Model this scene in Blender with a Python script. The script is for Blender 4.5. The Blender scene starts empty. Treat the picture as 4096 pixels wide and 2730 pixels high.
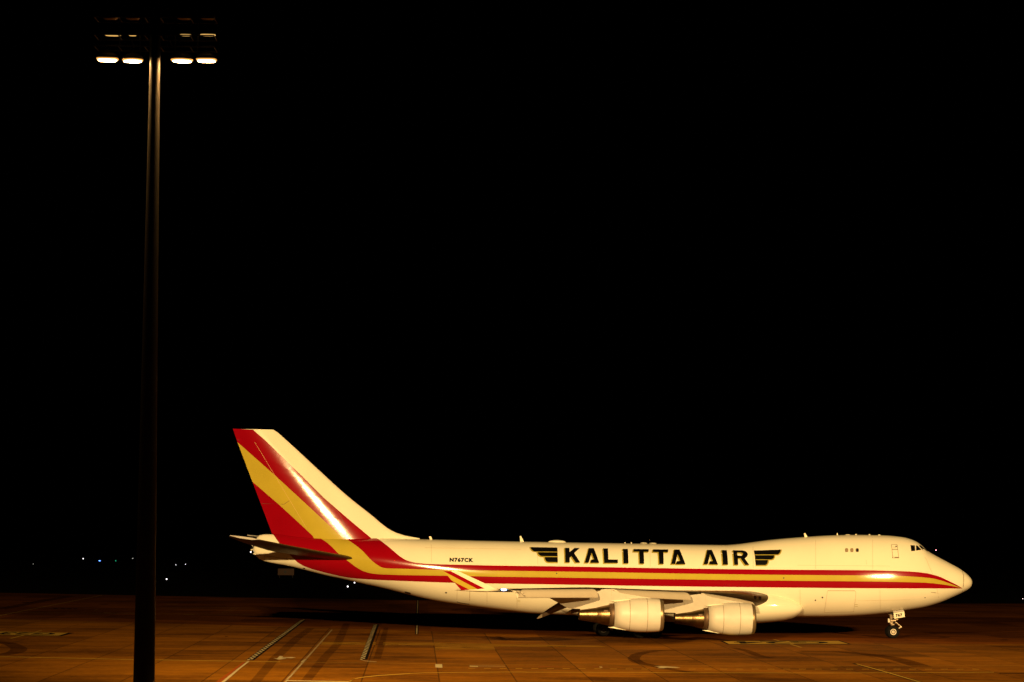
import bpy, bmesh, math, random
import numpy as np
from mathutils import Vector, Matrix
from mathutils.geometry import tessellate_polygon
random.seed(7)
sc = bpy.context.scene
C = sc.collection

# ------------------------------------------------------------------ camera
FPX, CAMH = 9500.0, 9.6                       # focal length in photo pixels (4096 wide), eye height
TH, RO = math.atan(766/FPX), 0.012            # pitch up, roll
PSI, PIT = math.radians(2.3), 0.0066          # aircraft heading against the picture plane, nose-down attitude
fwd = np.array([0, math.cos(TH), math.sin(TH)])
r_ = np.array([1., 0, 0]); u_ = np.array([0, -math.sin(TH), math.cos(TH)])
RR = r_*math.cos(RO)+u_*math.sin(RO); UU = u_*math.cos(RO)-r_*math.sin(RO)
EYE = np.array([0, 0, CAMH])
cam = bpy.data.objects.new('camera', bpy.data.cameras.new('camera')); C.objects.link(cam)
cam.data.sensor_width = 36; cam.data.lens = 36*FPX/4096
cam.data.clip_start = 1; cam.data.clip_end = 9000
cam.matrix_world = Matrix(((RR[0], UU[0], -fwd[0], 0), (RR[1], UU[1], -fwd[1], 0), (RR[2], UU[2], -fwd[2], CAMH), (0, 0, 0, 1)))
sc.camera = cam

# ------------------------------------------------------------------ night sky, exposure
w = bpy.data.worlds.new('World'); sc.world = w; w.use_nodes = True
nt = w.node_tree; bg = nt.nodes['Background']
sky = nt.nodes.new('ShaderNodeTexSky'); sky.sky_type = 'NISHITA'; sky.sun_disc = False
sky.sun_elevation = math.radians(-6); sky.sun_rotation = math.radians(200)
nt.links.new(sky.outputs[0], bg.inputs[0]); bg.inputs[1].default_value = 0.001
sc.view_settings.view_transform = 'Standard'; sc.view_settings.look = 'None'
sc.view_settings.exposure = 0; sc.view_settings.gamma = 1
LAMP_COL = (1.0, 0.63, 0.25)
SPOT_W = [720000, 720000]
AIM = [(50, 520, 0), (-40, 520, 0)]

# ------------------------------------------------------------------ helpers: measured bearings -> real places
def ray(px, py): return fwd*FPX + RR*(px-2048) + UU*(1365-py)
def gnd(px, py):
    d = ray(px, py); t = -CAMH/d[2]; p = EYE+d*t
    return (p[0], p[1])
def atY(px, py, Y):
    d = ray(px, py); p = EYE+d*(Y/d[1]); return p
cz_, sz_, cp_, sp_ = math.cos(PSI), math.sin(PSI), math.cos(PIT), math.sin(PIT)
AM = np.array([[cz_, -sz_, 0], [sz_, cz_, 0], [0, 0, 1]])@np.array([[cp_, 0, sp_], [0, 1, 0], [-sp_, 0, cp_]])
AO = np.array([12.06, 226.9, 0.004])
def hit(px, py, y=0.0):                        # point of the aircraft's plane y=const (aircraft frame: x forward, y left, z up)
    n = AM[:, 1]; d = ray(px, py); t = (y+n@(AO-EYE))/(n@d); l = AM.T@(EYE+d*t-AO)
    return (l[0], l[2])

def pchip(xs, ys):
    xs = np.array(xs, float); ys = np.array(ys, float)
    o = np.argsort(xs); xs = xs[o]; ys = ys[o]
    h = np.diff(xs); dl = np.diff(ys)/h; n = len(xs); m = np.zeros(n)
    m[0] = dl[0]; m[-1] = dl[-1]
    for i in range(1, n-1):
        if dl[i-1]*dl[i] > 0:
            w1 = 2*h[i]+h[i-1]; w2 = h[i]+2*h[i-1]
            m[i] = (w1+w2)/(w1/dl[i-1]+w2/dl[i])
    def f(x):
        x = min(max(x, xs[0]), xs[-1]); i = min(max(int(np.searchsorted(xs, x))-1, 0), n-2)
        t = (x-xs[i])/h[i]
        return (2*t**3-3*t*t+1)*ys[i]+(t**3-2*t*t+t)*h[i]*m[i]+(-2*t**3+3*t*t)*ys[i+1]+(t**3-t*t)*h[i]*m[i+1]
    return f

# ------------------------------------------------------------------ materials
def newmat(name):
    m = bpy.data.materials.new(name); m.use_nodes = True
    return m, m.node_tree, m.node_tree.nodes['Principled BSDF']
def mat(name, col, rough=.5, metal=0.0, var=.08, vscale=1.0, coat=0.0, bump=0.0, bscale=8.0, stretch=(1, 1, 1)):
    m, t, b = newmat(name)
    b.inputs['Roughness'].default_value = rough; b.inputs['Metallic'].default_value = metal
    b.inputs['Coat Weight'].default_value = coat; b.inputs['Coat Roughness'].default_value = .08
    tc = t.nodes.new('ShaderNodeTexCoord'); mp = t.nodes.new('ShaderNodeMapping'); mp.inputs['Scale'].default_value = stretch
    t.links.new(tc.outputs['Object'], mp.inputs[0])
    n = t.nodes.new('ShaderNodeTexNoise'); n.inputs['Scale'].default_value = vscale; n.inputs['Detail'].default_value = 6
    t.links.new(mp.outputs[0], n.inputs[0])
    mx = t.nodes.new('ShaderNodeMix'); mx.data_type = 'RGBA'
    mx.inputs[6].default_value = (*[c*(1-var*1.6) for c in col], 1); mx.inputs[7].default_value = (*[min(1, c*(1+var)) for c in col], 1)
    t.links.new(n.outputs[0], mx.inputs[0]); t.links.new(mx.outputs[2], b.inputs['Base Color'])
    if bump:
        n2 = t.nodes.new('ShaderNodeTexNoise'); n2.inputs['Scale'].default_value = bscale; n2.inputs['Detail'].default_value = 3
        t.links.new(tc.outputs['Object'], n2.inputs[0])
        bp = t.nodes.new('ShaderNodeBump'); bp.inputs['Strength'].default_value = bump; bp.inputs['Distance'].default_value = .02
        t.links.new(n2.outputs[0], bp.inputs['Height']); t.links.new(bp.outputs[0], b.inputs['Normal'])
    return m
def emis(name, col, s):
    m, t, b = newmat(name)
    b.inputs['Base Color'].default_value = (*col, 1); b.inputs['Emission Color'].default_value = (*col, 1)
    b.inputs['Emission Strength'].default_value = s
    return m
PAINT = dict(rough=.125, bump=.05, bscale=4.5)
M = {}
M['white'] = mat('white_paint', (.83, .80, .62), var=.05, vscale=.45, stretch=(1, 1, .45), **PAINT)
M['red'] = mat('red_paint', (.27, .001, .007), var=.05, vscale=.6, **PAINT)
M['yellow'] = mat('yellow_paint', (.48, .385, .04), var=.09, vscale=.7, **PAINT)
M['black'] = mat('black_paint', (.002, .002, .002), rough=.5)
M['gold'] = mat('gold_paint', (.37, .31, .05), rough=.4)
M['seam'] = mat('panel_seam', (.20, .14, .07), rough=.6)
M['faint'] = mat('panel_line', (.46, .38, .24), rough=.5)
M['dark'] = mat('dark_recess', (.01, .009, .008), rough=.5)
M['glass'] = mat('cockpit_glass', (.004, .004, .005), rough=.05)
M['shade'] = mat('window_shade', (.32, .24, .13), rough=.5)
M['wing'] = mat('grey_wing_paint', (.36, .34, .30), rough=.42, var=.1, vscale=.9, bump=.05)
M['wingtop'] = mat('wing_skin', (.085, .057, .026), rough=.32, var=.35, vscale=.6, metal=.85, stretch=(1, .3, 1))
M['slat'] = mat('slat_paint', (.54, .48, .36), rough=.45, var=.06)
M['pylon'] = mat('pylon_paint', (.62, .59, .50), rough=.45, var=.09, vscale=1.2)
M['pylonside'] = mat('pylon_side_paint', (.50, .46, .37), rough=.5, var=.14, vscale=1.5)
M['metal'] = mat('bare_metal', (.42, .32, .20), rough=.3, metal=1, var=.25, vscale=1.2, bump=.1)
M['stabm'] = mat('stabiliser_metal', (.085, .055, .026), rough=.42, metal=.7, var=.2, vscale=.8)
M['lip'] = mat('intake_lip_metal', (.30, .22, .12), rough=.36, metal=.7, var=.1)
M['hot'] = mat('exhaust_metal', (.22, .15, .07), rough=.34, metal=1, var=.45, vscale=2.2, bump=.12, stretch=(1.5, 1, 1))
M['ring'] = mat('fan_duct', (.14, .085, .045), rough=.5, metal=.5, var=.1)
M['tyre'] = mat('tyre_rubber', (.005, .0045, .004), rough=.85)
M['tyre'].node_tree.nodes['Principled BSDF'].inputs['Specular IOR Level'].default_value = .15
M['rim'] = mat('wheel_rim', (.75, .68, .55), rough=.4, metal=.2)
M['strut'] = mat('gear_metal', (.48, .38, .26), rough=.35, metal=.5, var=.2, vscale=6)
M['rimdark'] = mat('shaded_rim', (.035, .028, .02), rough=.5)  # main gear shadow painted into the rim colour
M['canoe'] = mat('shaded_fairing_paint', (.13, .09, .055), rough=.5)  # wing shadow on the flap fairings painted into this dark colour
M['redtag'] = mat('red_strut', (.30, .01, .01), rough=.5)
M['pole'] = mat('galvanised_pole', (.30, .24, .16), rough=.5, metal=.3, var=.12, vscale=.8, stretch=(1, 1, .2))
M['house'] = mat('lamp_housing', (.035, .03, .025), rough=.5, metal=.5)
M['lampglass'] = mat('unlit_lamp_glass', (.25, .17, .09), rough=.25)
M['lens'] = emis('lamp_lens', (1.0, .62, .24), 110)
M['lensrim'] = emis('lamp_glow_rim', (1.0, .42, .08), .8)  # rim and lens edge glow warm to imitate the halo round lit lamps
M['lenswarm'] = emis('lamp_lens_edge', (1.0, .68, .28), 1.6)
M['spillglow'] = emis('spill_lit_glass', (1.0, .58, .16), .8)  # unlit upper lamps' glass glows to imitate spill from the lit lamps
M['faintlight'] = emis('faint_lamp', (.9, .9, .8), .8)
M['strobe'] = emis('strobe_glow', (.10, .42, 1.0), 2.2)
M['whitelight'] = emis('white_lamp', (.97, .92, .95), 3)
M['bluelight'] = emis('blue_lamp', (.12, .3, 1.0), 5)
M['greenlight'] = emis('green_lamp', (.03, .6, .3), 1.2)
M['pinklight'] = emis('red_lamp', (1.0, .35, .4), 8)
M['mark_w'] = mat('white_marking', (.56, .46, .24), rough=.7, var=.14, vscale=2.0)
M['mark_y'] = mat('yellow_marking', (.52, .33, .05), rough=.7, var=.14, vscale=2.0)
M['mark_f'] = mat('faded_marking', (.32, .17, .03), rough=.8, var=.3, vscale=2.0)
M['mark_o'] = mat('orange_marking', (.32, .075, .008), rough=.8, var=.15)
M['mark_r'] = mat('red_marking', (.30, .07, .03), rough=.8, var=.3)
M['mark_k'] = mat('black_marking', (.012, .007, .005), rough=.8)
M['grass'] = mat('night_grass', (.0012, .0018, .0006), rough=.95, var=.4, vscale=.2)
M['signp'] = mat('sign_panel', (.075, .03, .01), rough=.6)

M['black'].node_tree.nodes['Principled BSDF'].inputs['Specular IOR Level'].default_value = .12
for k_ in ('mark_w', 'mark_y', 'mark_f', 'mark_o', 'mark_r', 'mark_k', 'grass'):
    M[k_].node_tree.nodes['Principled BSDF'].inputs['Specular IOR Level'].default_value = .03
    M[k_].node_tree.nodes['Principled BSDF'].inputs['Roughness'].default_value = 1
def rubber(name, a, col=(.035, .008, .001)):
    m, t, b = newmat(name)
    b.inputs['Base Color'].default_value = (*col, 1); b.inputs['Roughness'].default_value = 1; b.inputs['Specular IOR Level'].default_value = .03
    tc = t.nodes.new('ShaderNodeTexCoord'); n = t.nodes.new('ShaderNodeTexNoise'); n.inputs['Scale'].default_value = .35; n.inputs['Detail'].default_value = 5
    t.links.new(tc.outputs['Object'], n.inputs[0])
    mr = t.nodes.new('ShaderNodeMapRange'); mr.inputs[1].default_value = .3; mr.inputs[2].default_value = .7
    mr.inputs[3].default_value = a*.55; mr.inputs[4].default_value = a
    t.links.new(n.outputs[0], mr.inputs[0]); t.links.new(mr.outputs[0], b.inputs['Alpha'])
    return m
M['rubber'] = rubber('rubber_mark', .5)
M['track'] = rubber('worn_track', .34)
M['stain'] = rubber('dark_stain', .9, (.015, .008, .004))
M['patch'] = rubber('fresh_concrete', .85, (.42, .21, .02))

def concrete(name, c0, c1, joints=True):
    m, t, b = newmat(name); N = t.nodes.new; L = t.links.new
    b.inputs['Roughness'].default_value = .9; b.inputs['Specular IOR Level'].default_value = .04
    tc = N('ShaderNodeTexCoord')
    rot = N('ShaderNodeMapping'); rot.vector_type = 'TEXTURE'; rot.inputs['Rotation'].default_value = (0, 0, math.radians(2.25))
    g = gnd(1758.3, 2730)
    rot.inputs['Location'].default_value = (g[0], g[1], 0)
    L(tc.outputs['Object'], rot.inputs[0])
    def noise(sc_, det, sx, sy, rough=.55):
        mp = N('ShaderNodeMapping'); mp.inputs['Scale'].default_value = (sx, sy, 1); L(rot.outputs[0], mp.inputs[0])
        n = N('ShaderNodeTexNoise'); n.inputs['Scale'].default_value = sc_; n.inputs['Detail'].default_value = det; n.inputs['Roughness'].default_value = rough
        L(mp.outputs[0], n.inputs[0]); return n.outputs[0]
    def ma(op, a, b_, c=None):
        n = N('ShaderNodeMath'); n.operation = op
        for i, v in enumerate([a, b_, c]):
            if v is None: continue
            if isinstance(v, (int, float)): n.inputs[i].default_value = v
            else: L(v, n.inputs[i])
        return n.outputs[0]
    n1 = noise(.045, 6, 1, 1.0); n2 = noise(.22, 5, .55, 1.3, .65); n3 = noise(2.5, 4, .6, 1, .7)
    n4 = noise(7.0, 3, .5, 1, .8)
    v = ma('ADD', ma('MULTIPLY', n1, .9), ma('ADD', ma('MULTIPLY', n2, .85), ma('ADD', ma('MULTIPLY', n3, .55), ma('MULTIPLY', n4, .3))))   # mean ~1.1
    # slab to slab tone
    sx = N('ShaderNodeSeparateXYZ'); L(rot.outputs[0], sx.inputs[0])
    P = 5.0
    fx = ma('FLOOR', ma('DIVIDE', sx.outputs[0], P), 0); fy = ma('FLOOR', ma('DIVIDE', sx.outputs[1], P*1.5), 0)
    cb = N('ShaderNodeCombineXYZ'); L(fx, cb.inputs[0]); L(fy, cb.inputs[1])
    wn = N('ShaderNodeTexWhiteNoise'); L(cb.outputs[0], wn.inputs[0])
    v = ma('ADD', v, ma('MULTIPLY', ma('SUBTRACT', wn.outputs[0], .5), .2))
    cr = N('ShaderNodeMapRange'); cr.inputs[1].default_value = 1.05; cr.inputs[2].default_value = 1.62; L(v, cr.inputs[0])
    mx = N('ShaderNodeMix'); mx.data_type = 'RGBA'; mx.inputs[6].default_value = (*c0, 1); mx.inputs[7].default_value = (*c1, 1)
    L(cr.outputs[0], mx.inputs[0]); col = mx.outputs[2]
    if joints:
        def line(src, per, hw, k):
            f = ma('ABSOLUTE', ma('SUBTRACT', ma('FRACT', ma('ADD', ma('DIVIDE', src, per), .5), 0), .5), 0)
            return ma('MULTIPLY', ma('LESS_THAN', f, hw/per), k)
        j = ma('MAXIMUM', line(sx.outputs[0], P, .05, .62), line(sx.outputs[1], P*1.5, .05, .28))
        j = ma('MULTIPLY', j, ma('ADD', ma('MULTIPLY', n2, .9), .45))
        mj = N('ShaderNodeMix'); mj.data_type = 'RGBA'; mj.inputs[7].default_value = (.008, .003, .002, 1)
        L(j, mj.inputs[0]); L(col, mj.inputs[6]); col = mj.outputs[2]
    L(col, b.inputs['Base Color'])
    bp = N('ShaderNodeBump'); bp.inputs['Strength'].default_value = .25; bp.inputs['Distance'].default_value = .02
    L(n3, bp.inputs['Height']); L(bp.outputs[0], b.inputs['Normal'])
    return m
M['concrete'] = concrete('apron_concrete', (.080, .027, .0012), (.38, .142, .006))
M['asphalt'] = concrete('taxilane_asphalt', (.075, .020, .001), (.27, .078, .003), joints=False)

# ------------------------------------------------------------------ mesh builder
class MB:
    def __init__(s): s.v = []; s.f = []; s.m = []; s.sm = []; s.mats = []
    def mi(s, key):
        if key not in s.mats: s.mats.append(key)
        return s.mats.index(key)
    def add(s, verts, faces, key, smooth=False):
        o = len(s.v); s.v += [tuple(map(float, p)) for p in verts]; k = s.mi(key)
        for f in faces: s.f.append([i+o for i in f]); s.m.append(k); s.sm.append(smooth)
    def box(s, c, d, key, rot=None):
        vs = [Vector((sx*d[0]/2, sy*d[1]/2, sz*d[2]/2)) for sx in (-1, 1) for sy in (-1, 1) for sz in (-1, 1)]
        if rot is not None: vs = [rot@q for q in vs]
        vs = [q+Vector(c) for q in vs]
        s.add(vs, [(0, 1, 3, 2), (4, 6, 7, 5), (0, 4, 5, 1), (2, 3, 7, 6), (0, 2, 6, 4), (1, 5, 7, 3)], key)
    def tube(s, a, b, r0, r1, key, n=14, cap=True):
        a = Vector(a); b = Vector(b); d = (b-a).normalized(); q = d.to_track_quat('Z', 'Y')
        vs = [a+q@Vector((math.cos(2*math.pi*i/n)*r0, math.sin(2*math.pi*i/n)*r0, 0)) for i in range(n)]
        vs += [b+q@Vector((math.cos(2*math.pi*i/n)*r1, math.sin(2*math.pi*i/n)*r1, 0)) for i in range(n)]
        s.add(vs, [(i, (i+1) % n, n+(i+1) % n, n+i) for i in range(n)], key, True)
        if cap: s.add(vs[:n], [tuple(range(n))[::-1]], key); s.add(vs[n:], [tuple(range(n))], key)
    def rings(s, rings, key, smooth=True, close=True, caps=False):
        n = len(rings[0]); vs = [p for r in rings for p in r]; fs = []
        for i in range(len(rings)-1):
            for j in range(n if close else n-1):
                k = (j+1) % n; fs.append((i*n+j, i*n+k, (i+1)*n+k, (i+1)*n+j))
        s.add(vs, fs, key, smooth)
        if caps:
            s.add(rings[0], [tuple(range(n))[::-1]], key); s.add(rings[-1], [tuple(range(n))], key)
    def revolve(s, prof, origin, key, axis='x', n=48, smooth=True):      # prof: (distance aft, radius)
        o = Vector(origin); R = []
        for d, r in prof:
            ring = []
            for i in range(n):
                a = 2*math.pi*i/n
                if axis == 'x': ring.append(o+Vector((-d, r*math.cos(a), r*math.sin(a))))
                elif axis == 'y': ring.append(o+Vector((r*math.cos(a), d, r*math.sin(a))))
                else: ring.append(o+Vector((r*math.cos(a), r*math.sin(a), d)))
            R.append(ring)
        s.rings(R, key, smooth)
    def prism(s, poly, y0, y1, key):                                      # (x,z) outline extruded over y
        n = len(poly); vs = [(x, y0, z) for x, z in poly]+[(x, y1, z) for x, z in poly]
        s.add(vs, [(i, (i+1) % n, n+(i+1) % n, n+i) for i in range(n)], key)
        tris = tessellate_polygon([[Vector((x, z, 0)) for x, z in poly]])
        s.add(vs, [tuple(t) for t in tris]+[tuple(i+n for i in t[::-1]) for t in tris], key)
    def build(s, name, parent=None, loc=None):
        me = bpy.data.meshes.new(name); me.from_pydata(s.v, [], s.f)
        for k in s.mats: me.materials.append(M[k])
        me.polygons.foreach_set('material_index', s.m); me.polygons.foreach_set('use_smooth', s.sm)
        me.update(); o = bpy.data.objects.new(name, me); C.objects.link(o)
        if parent: o.parent = parent
        if loc is not None: o.location = loc
        return o
def fixn(o, merge=False):
    bm = bmesh.new(); bm.from_mesh(o.data)
    if merge: bmesh.ops.remove_doubles(bm, verts=bm.verts, dist=1e-4)
    bmesh.ops.recalc_face_normals(bm, faces=bm.faces); bm.to_mesh(o.data); bm.free(); return o
def tag(o, label=None, cat=None, group=None, kind=None):
    for k, v in (('label', label), ('category', cat), ('group', group), ('kind', kind)):
        if v: o[k] = v
    return o
def empty(name, loc=(0, 0, 0), parent=None):
    o = bpy.data.objects.new(name, None); C.objects.link(o); o.location = loc; o.empty_display_size = .3
    if parent: o.parent = parent
    return o

def decal(mb, loops, surf, key, off=.012, dx=.7, dz=.25, sides=(-1, 1)):
    """painted shape (outline in the aircraft's side view) laid on a curved skin"""
    bm = bmesh.new(); flat = [p for l in loops for p in l]
    tris = tessellate_polygon([[Vector((x, z, 0)) for x, z in l] for l in loops])
    vs = [bm.verts.new((x, 0, z)) for x, z in flat]
    for t in tris:
        try: bm.faces.new([vs[i] for i in t])
        except ValueError: pass
    xs = [p[0] for p in flat]; zs = [p[1] for p in flat]
    def cut(lo, hi, st, nor, ax):
        k = math.floor(lo/st)+1
        while k*st < hi:
            co = [0, 0, 0]; co[ax] = k*st
            bmesh.ops.bisect_plane(bm, geom=bm.verts[:]+bm.edges[:]+bm.faces[:], dist=1e-5, plane_co=co, plane_no=nor); k += 1
    if dx: cut(min(xs), max(xs), dx, (1, 0, 0), 0)
    if dz: cut(min(zs), max(zs), dz, (0, 0, 1), 2)
    bm.verts.index_update(); pts = [(v.co.x, v.co.z) for v in bm.verts]
    fs = [[v.index for v in f.verts] for f in bm.faces]; bm.free()
    for sd in sides:
        out = [(x, sd*(surf(x, z)+off), z) for x, z in pts]; ff = []
        for f in fs:
            a, b, c = [Vector(out[i]) for i in f[:3]]
            ff.append(f if ((b-a).cross(c-a)).y*sd > 0 else f[::-1])
        mb.add(out, ff, key, True)

def textmesh(s, bold=.0, sp=1.0):
    cu = bpy.data.curves.new('t', 'FONT'); cu.body = s; cu.size = 1; cu.offset = bold; cu.resolution_u = 3; cu.space_character = sp
    ob = bpy.data.objects.new('t', cu); C.objects.link(ob)
    dg = bpy.context.evaluated_depsgraph_get(); me = bpy.data.meshes.new_from_object(ob.evaluated_get(dg))
    vs = [(v.co.x, v.co.y) for v in me.vertices]; fs = [list(p.vertices) for p in me.polygons]
    bpy.data.objects.remove(ob); bpy.data.curves.remove(cu); bpy.data.meshes.remove(me)
    x0 = min(v[0] for v in vs); x1 = max(v[0] for v in vs); y0 = min(v[1] for v in vs); y1 = max(v[1] for v in vs)
    return [((x-x0)/(x1-x0), (y-y0)/(y1-y0)) for x, y in vs], fs

# ================================================================== GROUND
def gmesh(name, polys, key, z, kind='structure', cat=None, label=None):
    mb = MB()
    for p in polys:
        vs = [(*gnd(*q), z) for q in p]
        tris = tessellate_polygon([[Vector(v) for v in vs]])
        ff = []
        for t in tris:
            a, b, c = [Vector(vs[i]) for i in t]
            ff.append(tuple(t) if (b-a).cross(c-a).z > 0 else tuple(t)[::-1])
        mb.add(vs, ff, key)
    o = mb.build(name); o['kind'] = kind
    return o
def strip(pts, wx, z=None):                     # ribbon in photo-bearing space, wx = sideways width at each point
    if not isinstance(wx, (list, tuple)): wx = [wx]*len(pts)
    return [[(pts[i][0]-wx[i]/2, pts[i][1]), (pts[i][0]+wx[i]/2, pts[i][1]), (pts[i+1][0]+wx[i+1]/2, pts[i+1][1]), (pts[i+1][0]-wx[i+1]/2, pts[i+1][1])] for i in range(len(pts)-1)]
def hstrip(pts, wy):
    return [[(a[0], a[1]-wy/2), (b[0], b[1]-wy/2), (b[0], b[1]+wy/2), (a[0], a[1]+wy/2)] for a, b in zip(pts, pts[1:])]
mb = MB(); mb.add([(-3500, -300, -.02), (3500, -300, -.02), (3500, 7000, -.02), (-3500, 7000, -.02)], [(0, 1, 2, 3)], 'grass')
mb.build('grass_field')['kind'] = 'structure'
edge = [gnd(0, 2372), gnd(1100, 2393), gnd(1640, 2401), gnd(2700, 2410), gnd(3814, 2415.5), gnd(4096, 2415.5)]
e0 = (edge[0][0]-400, edge[0][1]-400*(edge[1][1]-edge[0][1])/(edge[1][0]-edge[0][0])); e1 = (edge[-1][0]+400, edge[-1][1]+12)
mb = MB(); vs = [(-600, -200, 0), (600, -200, 0), (*e1, 0)]+[(*p, 0) for p in edge[::-1]]+[(*e0, 0)]
mb.add(vs, [tuple(range(len(vs)))], 'concrete'); mb.build('concrete_apron')['kind'] = 'structure'
lo = [gnd(*p) for p in [(0, 2476), (1200, 2509), (2400, 2548), (3650, 2577), (4096, 2577)]]
lo = [(lo[0][0]-500, lo[0][1]+30)]+lo+[(lo[-1][0]+500, lo[-1][1])]
hi = [(e1[0]-60, e1[1]-.3)]+[(p[0], p[1]-.3) for p in edge[::-1]]+[(e0[0]+60, e0[1]-.3)]
vs = [(*p, .004) for p in lo+hi]
tris = tessellate_polygon([[Vector(v) for v in vs]])
mb = MB(); mb.add(vs, [tuple(t)[::-1] if (Vector(vs[t[1]])-Vector(vs[t[0]])).cross(Vector(vs[t[2]])-Vector(vs[t[0]])).z < 0 else tuple(t) for t in tris], 'asphalt')
mb.build('taxilane_asphalt')['kind'] = 'structure'

Z1, Z2, Z3, Z4 = .008, .012, .016, .020
# lighter repair strips, tyre tracks, stains
gmesh('concrete_repair_strip', [[(1288, 2569), (1504, 2570), (1502, 2581), (1284, 2581)], [(1533, 2570), (1600, 2571.5), (1737, 2572), (1738, 2583), (1531, 2582.5)],
      [(1738, 2568), (1757, 2569), (1759, 2573), (1968, 2576), (1982, 2600), (1759, 2598.5), (1757, 2602), (1742, 2602)], [(1967, 2578.5), (2140, 2579), (2400, 2584), (2432, 2590), (1974, 2588)]], 'patch', Z1)
tracks = [([(700, 2730), (1020, 2730), (1100, 2634), (1187, 2554), (1243, 2514)][1:], [44, 42, 38, 30]), ([(1226, 2722), (1261, 2678), (1300, 2630), (1348, 2580), (1387, 2495)], [42, 42, 40, 36, 28]),
          ([(1508, 2636), (1520, 2600), (1527, 2575), (1545, 2511)], [30, 28, 26, 18]), ([(1990, 2545), (2003, 2552), (2020, 2563)], [22, 22, 22])]
tm = []
for p, wd in tracks: tm += strip(p, wd)
def band(cl, wd):                                # ribbon with its width in metres
    g = [Vector(gnd(*q)) for q in cl]; L = []; Rr = []
    for i, q in enumerate(g):
        t = (g[min(i+1, len(g)-1)]-g[max(i-1, 0)]).normalized(); n = Vector((-t.y, t.x))*wd/2; L.append(q+n); Rr.append(q-n)
    return [[L[i], Rr[i], Rr[i+1], L[i+1]] for i in range(len(g)-1)]
def wmesh(name, quads, key, z, kind='structure'):
    mb = MB()
    for q in quads:
        vs = [(p[0], p[1], z) for p in q]; a, b, c = [Vector(v) for v in vs[:3]]
        mb.add(vs, [(0, 1, 2, 3) if (b-a).cross(c-a).z > 0 else (3, 2, 1, 0)], key)
    o = mb.build(name); o['kind'] = kind; return o
def spl(pts, n=6):
    ts = [0]
    for a, b in zip(pts, pts[1:]): ts.append(ts[-1]+math.hypot((b[0]-a[0])/6, b[1]-a[1]))
    fx = pchip(ts, [p[0] for p in pts]); fy = pchip(ts, [p[1] for p in pts]); N = n*(len(pts)-1)
    return [(fx(ts[-1]*i/N), fy(ts[-1]*i/N)) for i in range(N+1)]
gmesh('tyre_tracks', tm, 'track', Z1)
wmesh('tyre_turning_mark', band(spl([(2700, 2602), (2640, 2603.5), (2580, 2611), (2545, 2623), (2535, 2636), (2555, 2651), (2610, 2664), (2690, 2680), (2790, 2694)]), .95) +
      band(spl([(-30, 2567), (20, 2572), (58, 2584), (76, 2597), (58, 2611), (0, 2621)]), 1.3) +
      band(spl([(2930, 2592), (2985, 2604), (3040, 2625), (3090, 2634)]), .8) +
      band(spl([(3200, 2606), (3330, 2607), (3450, 2617), (3570, 2634), (3690, 2668)]), 1.6) +
      band([(0, 2437), (90, 2421), (180, 2403), (280, 2386)], 1.6), 'rubber', Z2)
def blob(cx, cy, rx, ry): return [(cx+rx*math.cos(a)*(1+.2*math.sin(3*a+cx)), cy+ry*math.sin(a)) for a in [2*math.pi*i/14 for i in range(14)]]
gmesh('oil_stains', [blob(108, 2411, 24, 1.2), blob(415, 2418, 20, 1.2), blob(223, 2435, 10, 1.4), blob(252, 2435, 9, 1.2), blob(277, 2435.5, 10, 1.4), blob(302, 2436, 9, 1.3),
      blob(1825, 2441, 22, 1.5), blob(1930, 2440, 26, 1.6), blob(905, 2547, 6, 1), blob(3780, 2550, 24, 1.4), blob(4015, 2561, 18, 1.3)], 'stain', Z2)
# thin lines
ly = [[(0, 2628), (530, 2639.5), (1120, 2649), (1640, 2655.5), (1880, 2659), (2100, 2660), (2700, 2663), (3240, 2665), (3700, 2664), (4096, 2663.5)]]
wl = hstrip(ly[0][:4], 1.5)
gmesh('yellow_edge_line', hstrip(ly[0][:3], 1.5), 'mark_y', Z2)
gmesh('faded_edge_line', hstrip(ly[0][2:], 1.2)+hstrip([(0, 2451), (600, 2456), (900, 2459), (1100, 2461)], .7)+hstrip([(640, 2434), (930, 2432), (1080, 2437)], .6) +
      hstrip([(615, 2455.8), (657, 2456.4)], 1.3)+hstrip([(735, 2458.3), (778, 2459)], 1.3)+hstrip([(497, 2453.6), (535, 2453.8)], 1)+hstrip([(415, 2452.5), (442, 2453)], 1.4) +
      hstrip([(665, 2418), (713, 2418.6)], 1)+strip([(937, 2431), (888, 2453)], 3)+strip([(957, 2431), (905, 2453)], 3)+strip([(391, 2439.4), (378, 2442.6)], 7)+hstrip([(3655, 2450), (3900, 2452)], .6), 'mark_f', Z2)
road = [(1395, 2729), (1401, 2725), (1407.5, 2722), (1418, 2717.5), (1432.8, 2714), (1458, 2710), (1513, 2704), (1640, 2696), (1692, 2693.3), (1829.5, 2691.4), (2024.6, 2689.8), (2140, 2690.3), (2700, 2692.5), (3240, 2693.8), (3700, 2692), (3976, 2690.5)]
gmesh('service_road_line', hstrip(road[:8], 2.2)+hstrip(road[7:], 1.3)+strip([(1400, 2728), (1408, 2722), (1418, 2717)], 6), 'mark_y', Z3)
gmesh('white_stop_line', hstrip([(1144, 2724.5), (1395, 2729.3)], 2.6)+[[(1741, 2658.4), (1768.7, 2658.8), (1769.8, 2673), (1741.8, 2672)], [(1878.4, 2664.6), (1912, 2665.4), (1912, 2669), (1878.8, 2668.3)],
      [(2397, 2668.6), (2408, 2669), (2410, 2672.6), (2399, 2672)]]+hstrip([(1912, 2666), (2021, 2667)], .9), 'mark_w', Z4)
ds = []; x = 1873
while x < 3920:
    yy = 2674.5+(x-1873)/(2640-1873)*3.5 if x < 2640 else 2678
    if abs(x-2660) > 60: ds += hstrip([(x, yy), (x+28, yy)], 1.1)
    x += 63
gmesh('dashed_road_line', ds, 'mark_y', Z2)
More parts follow.
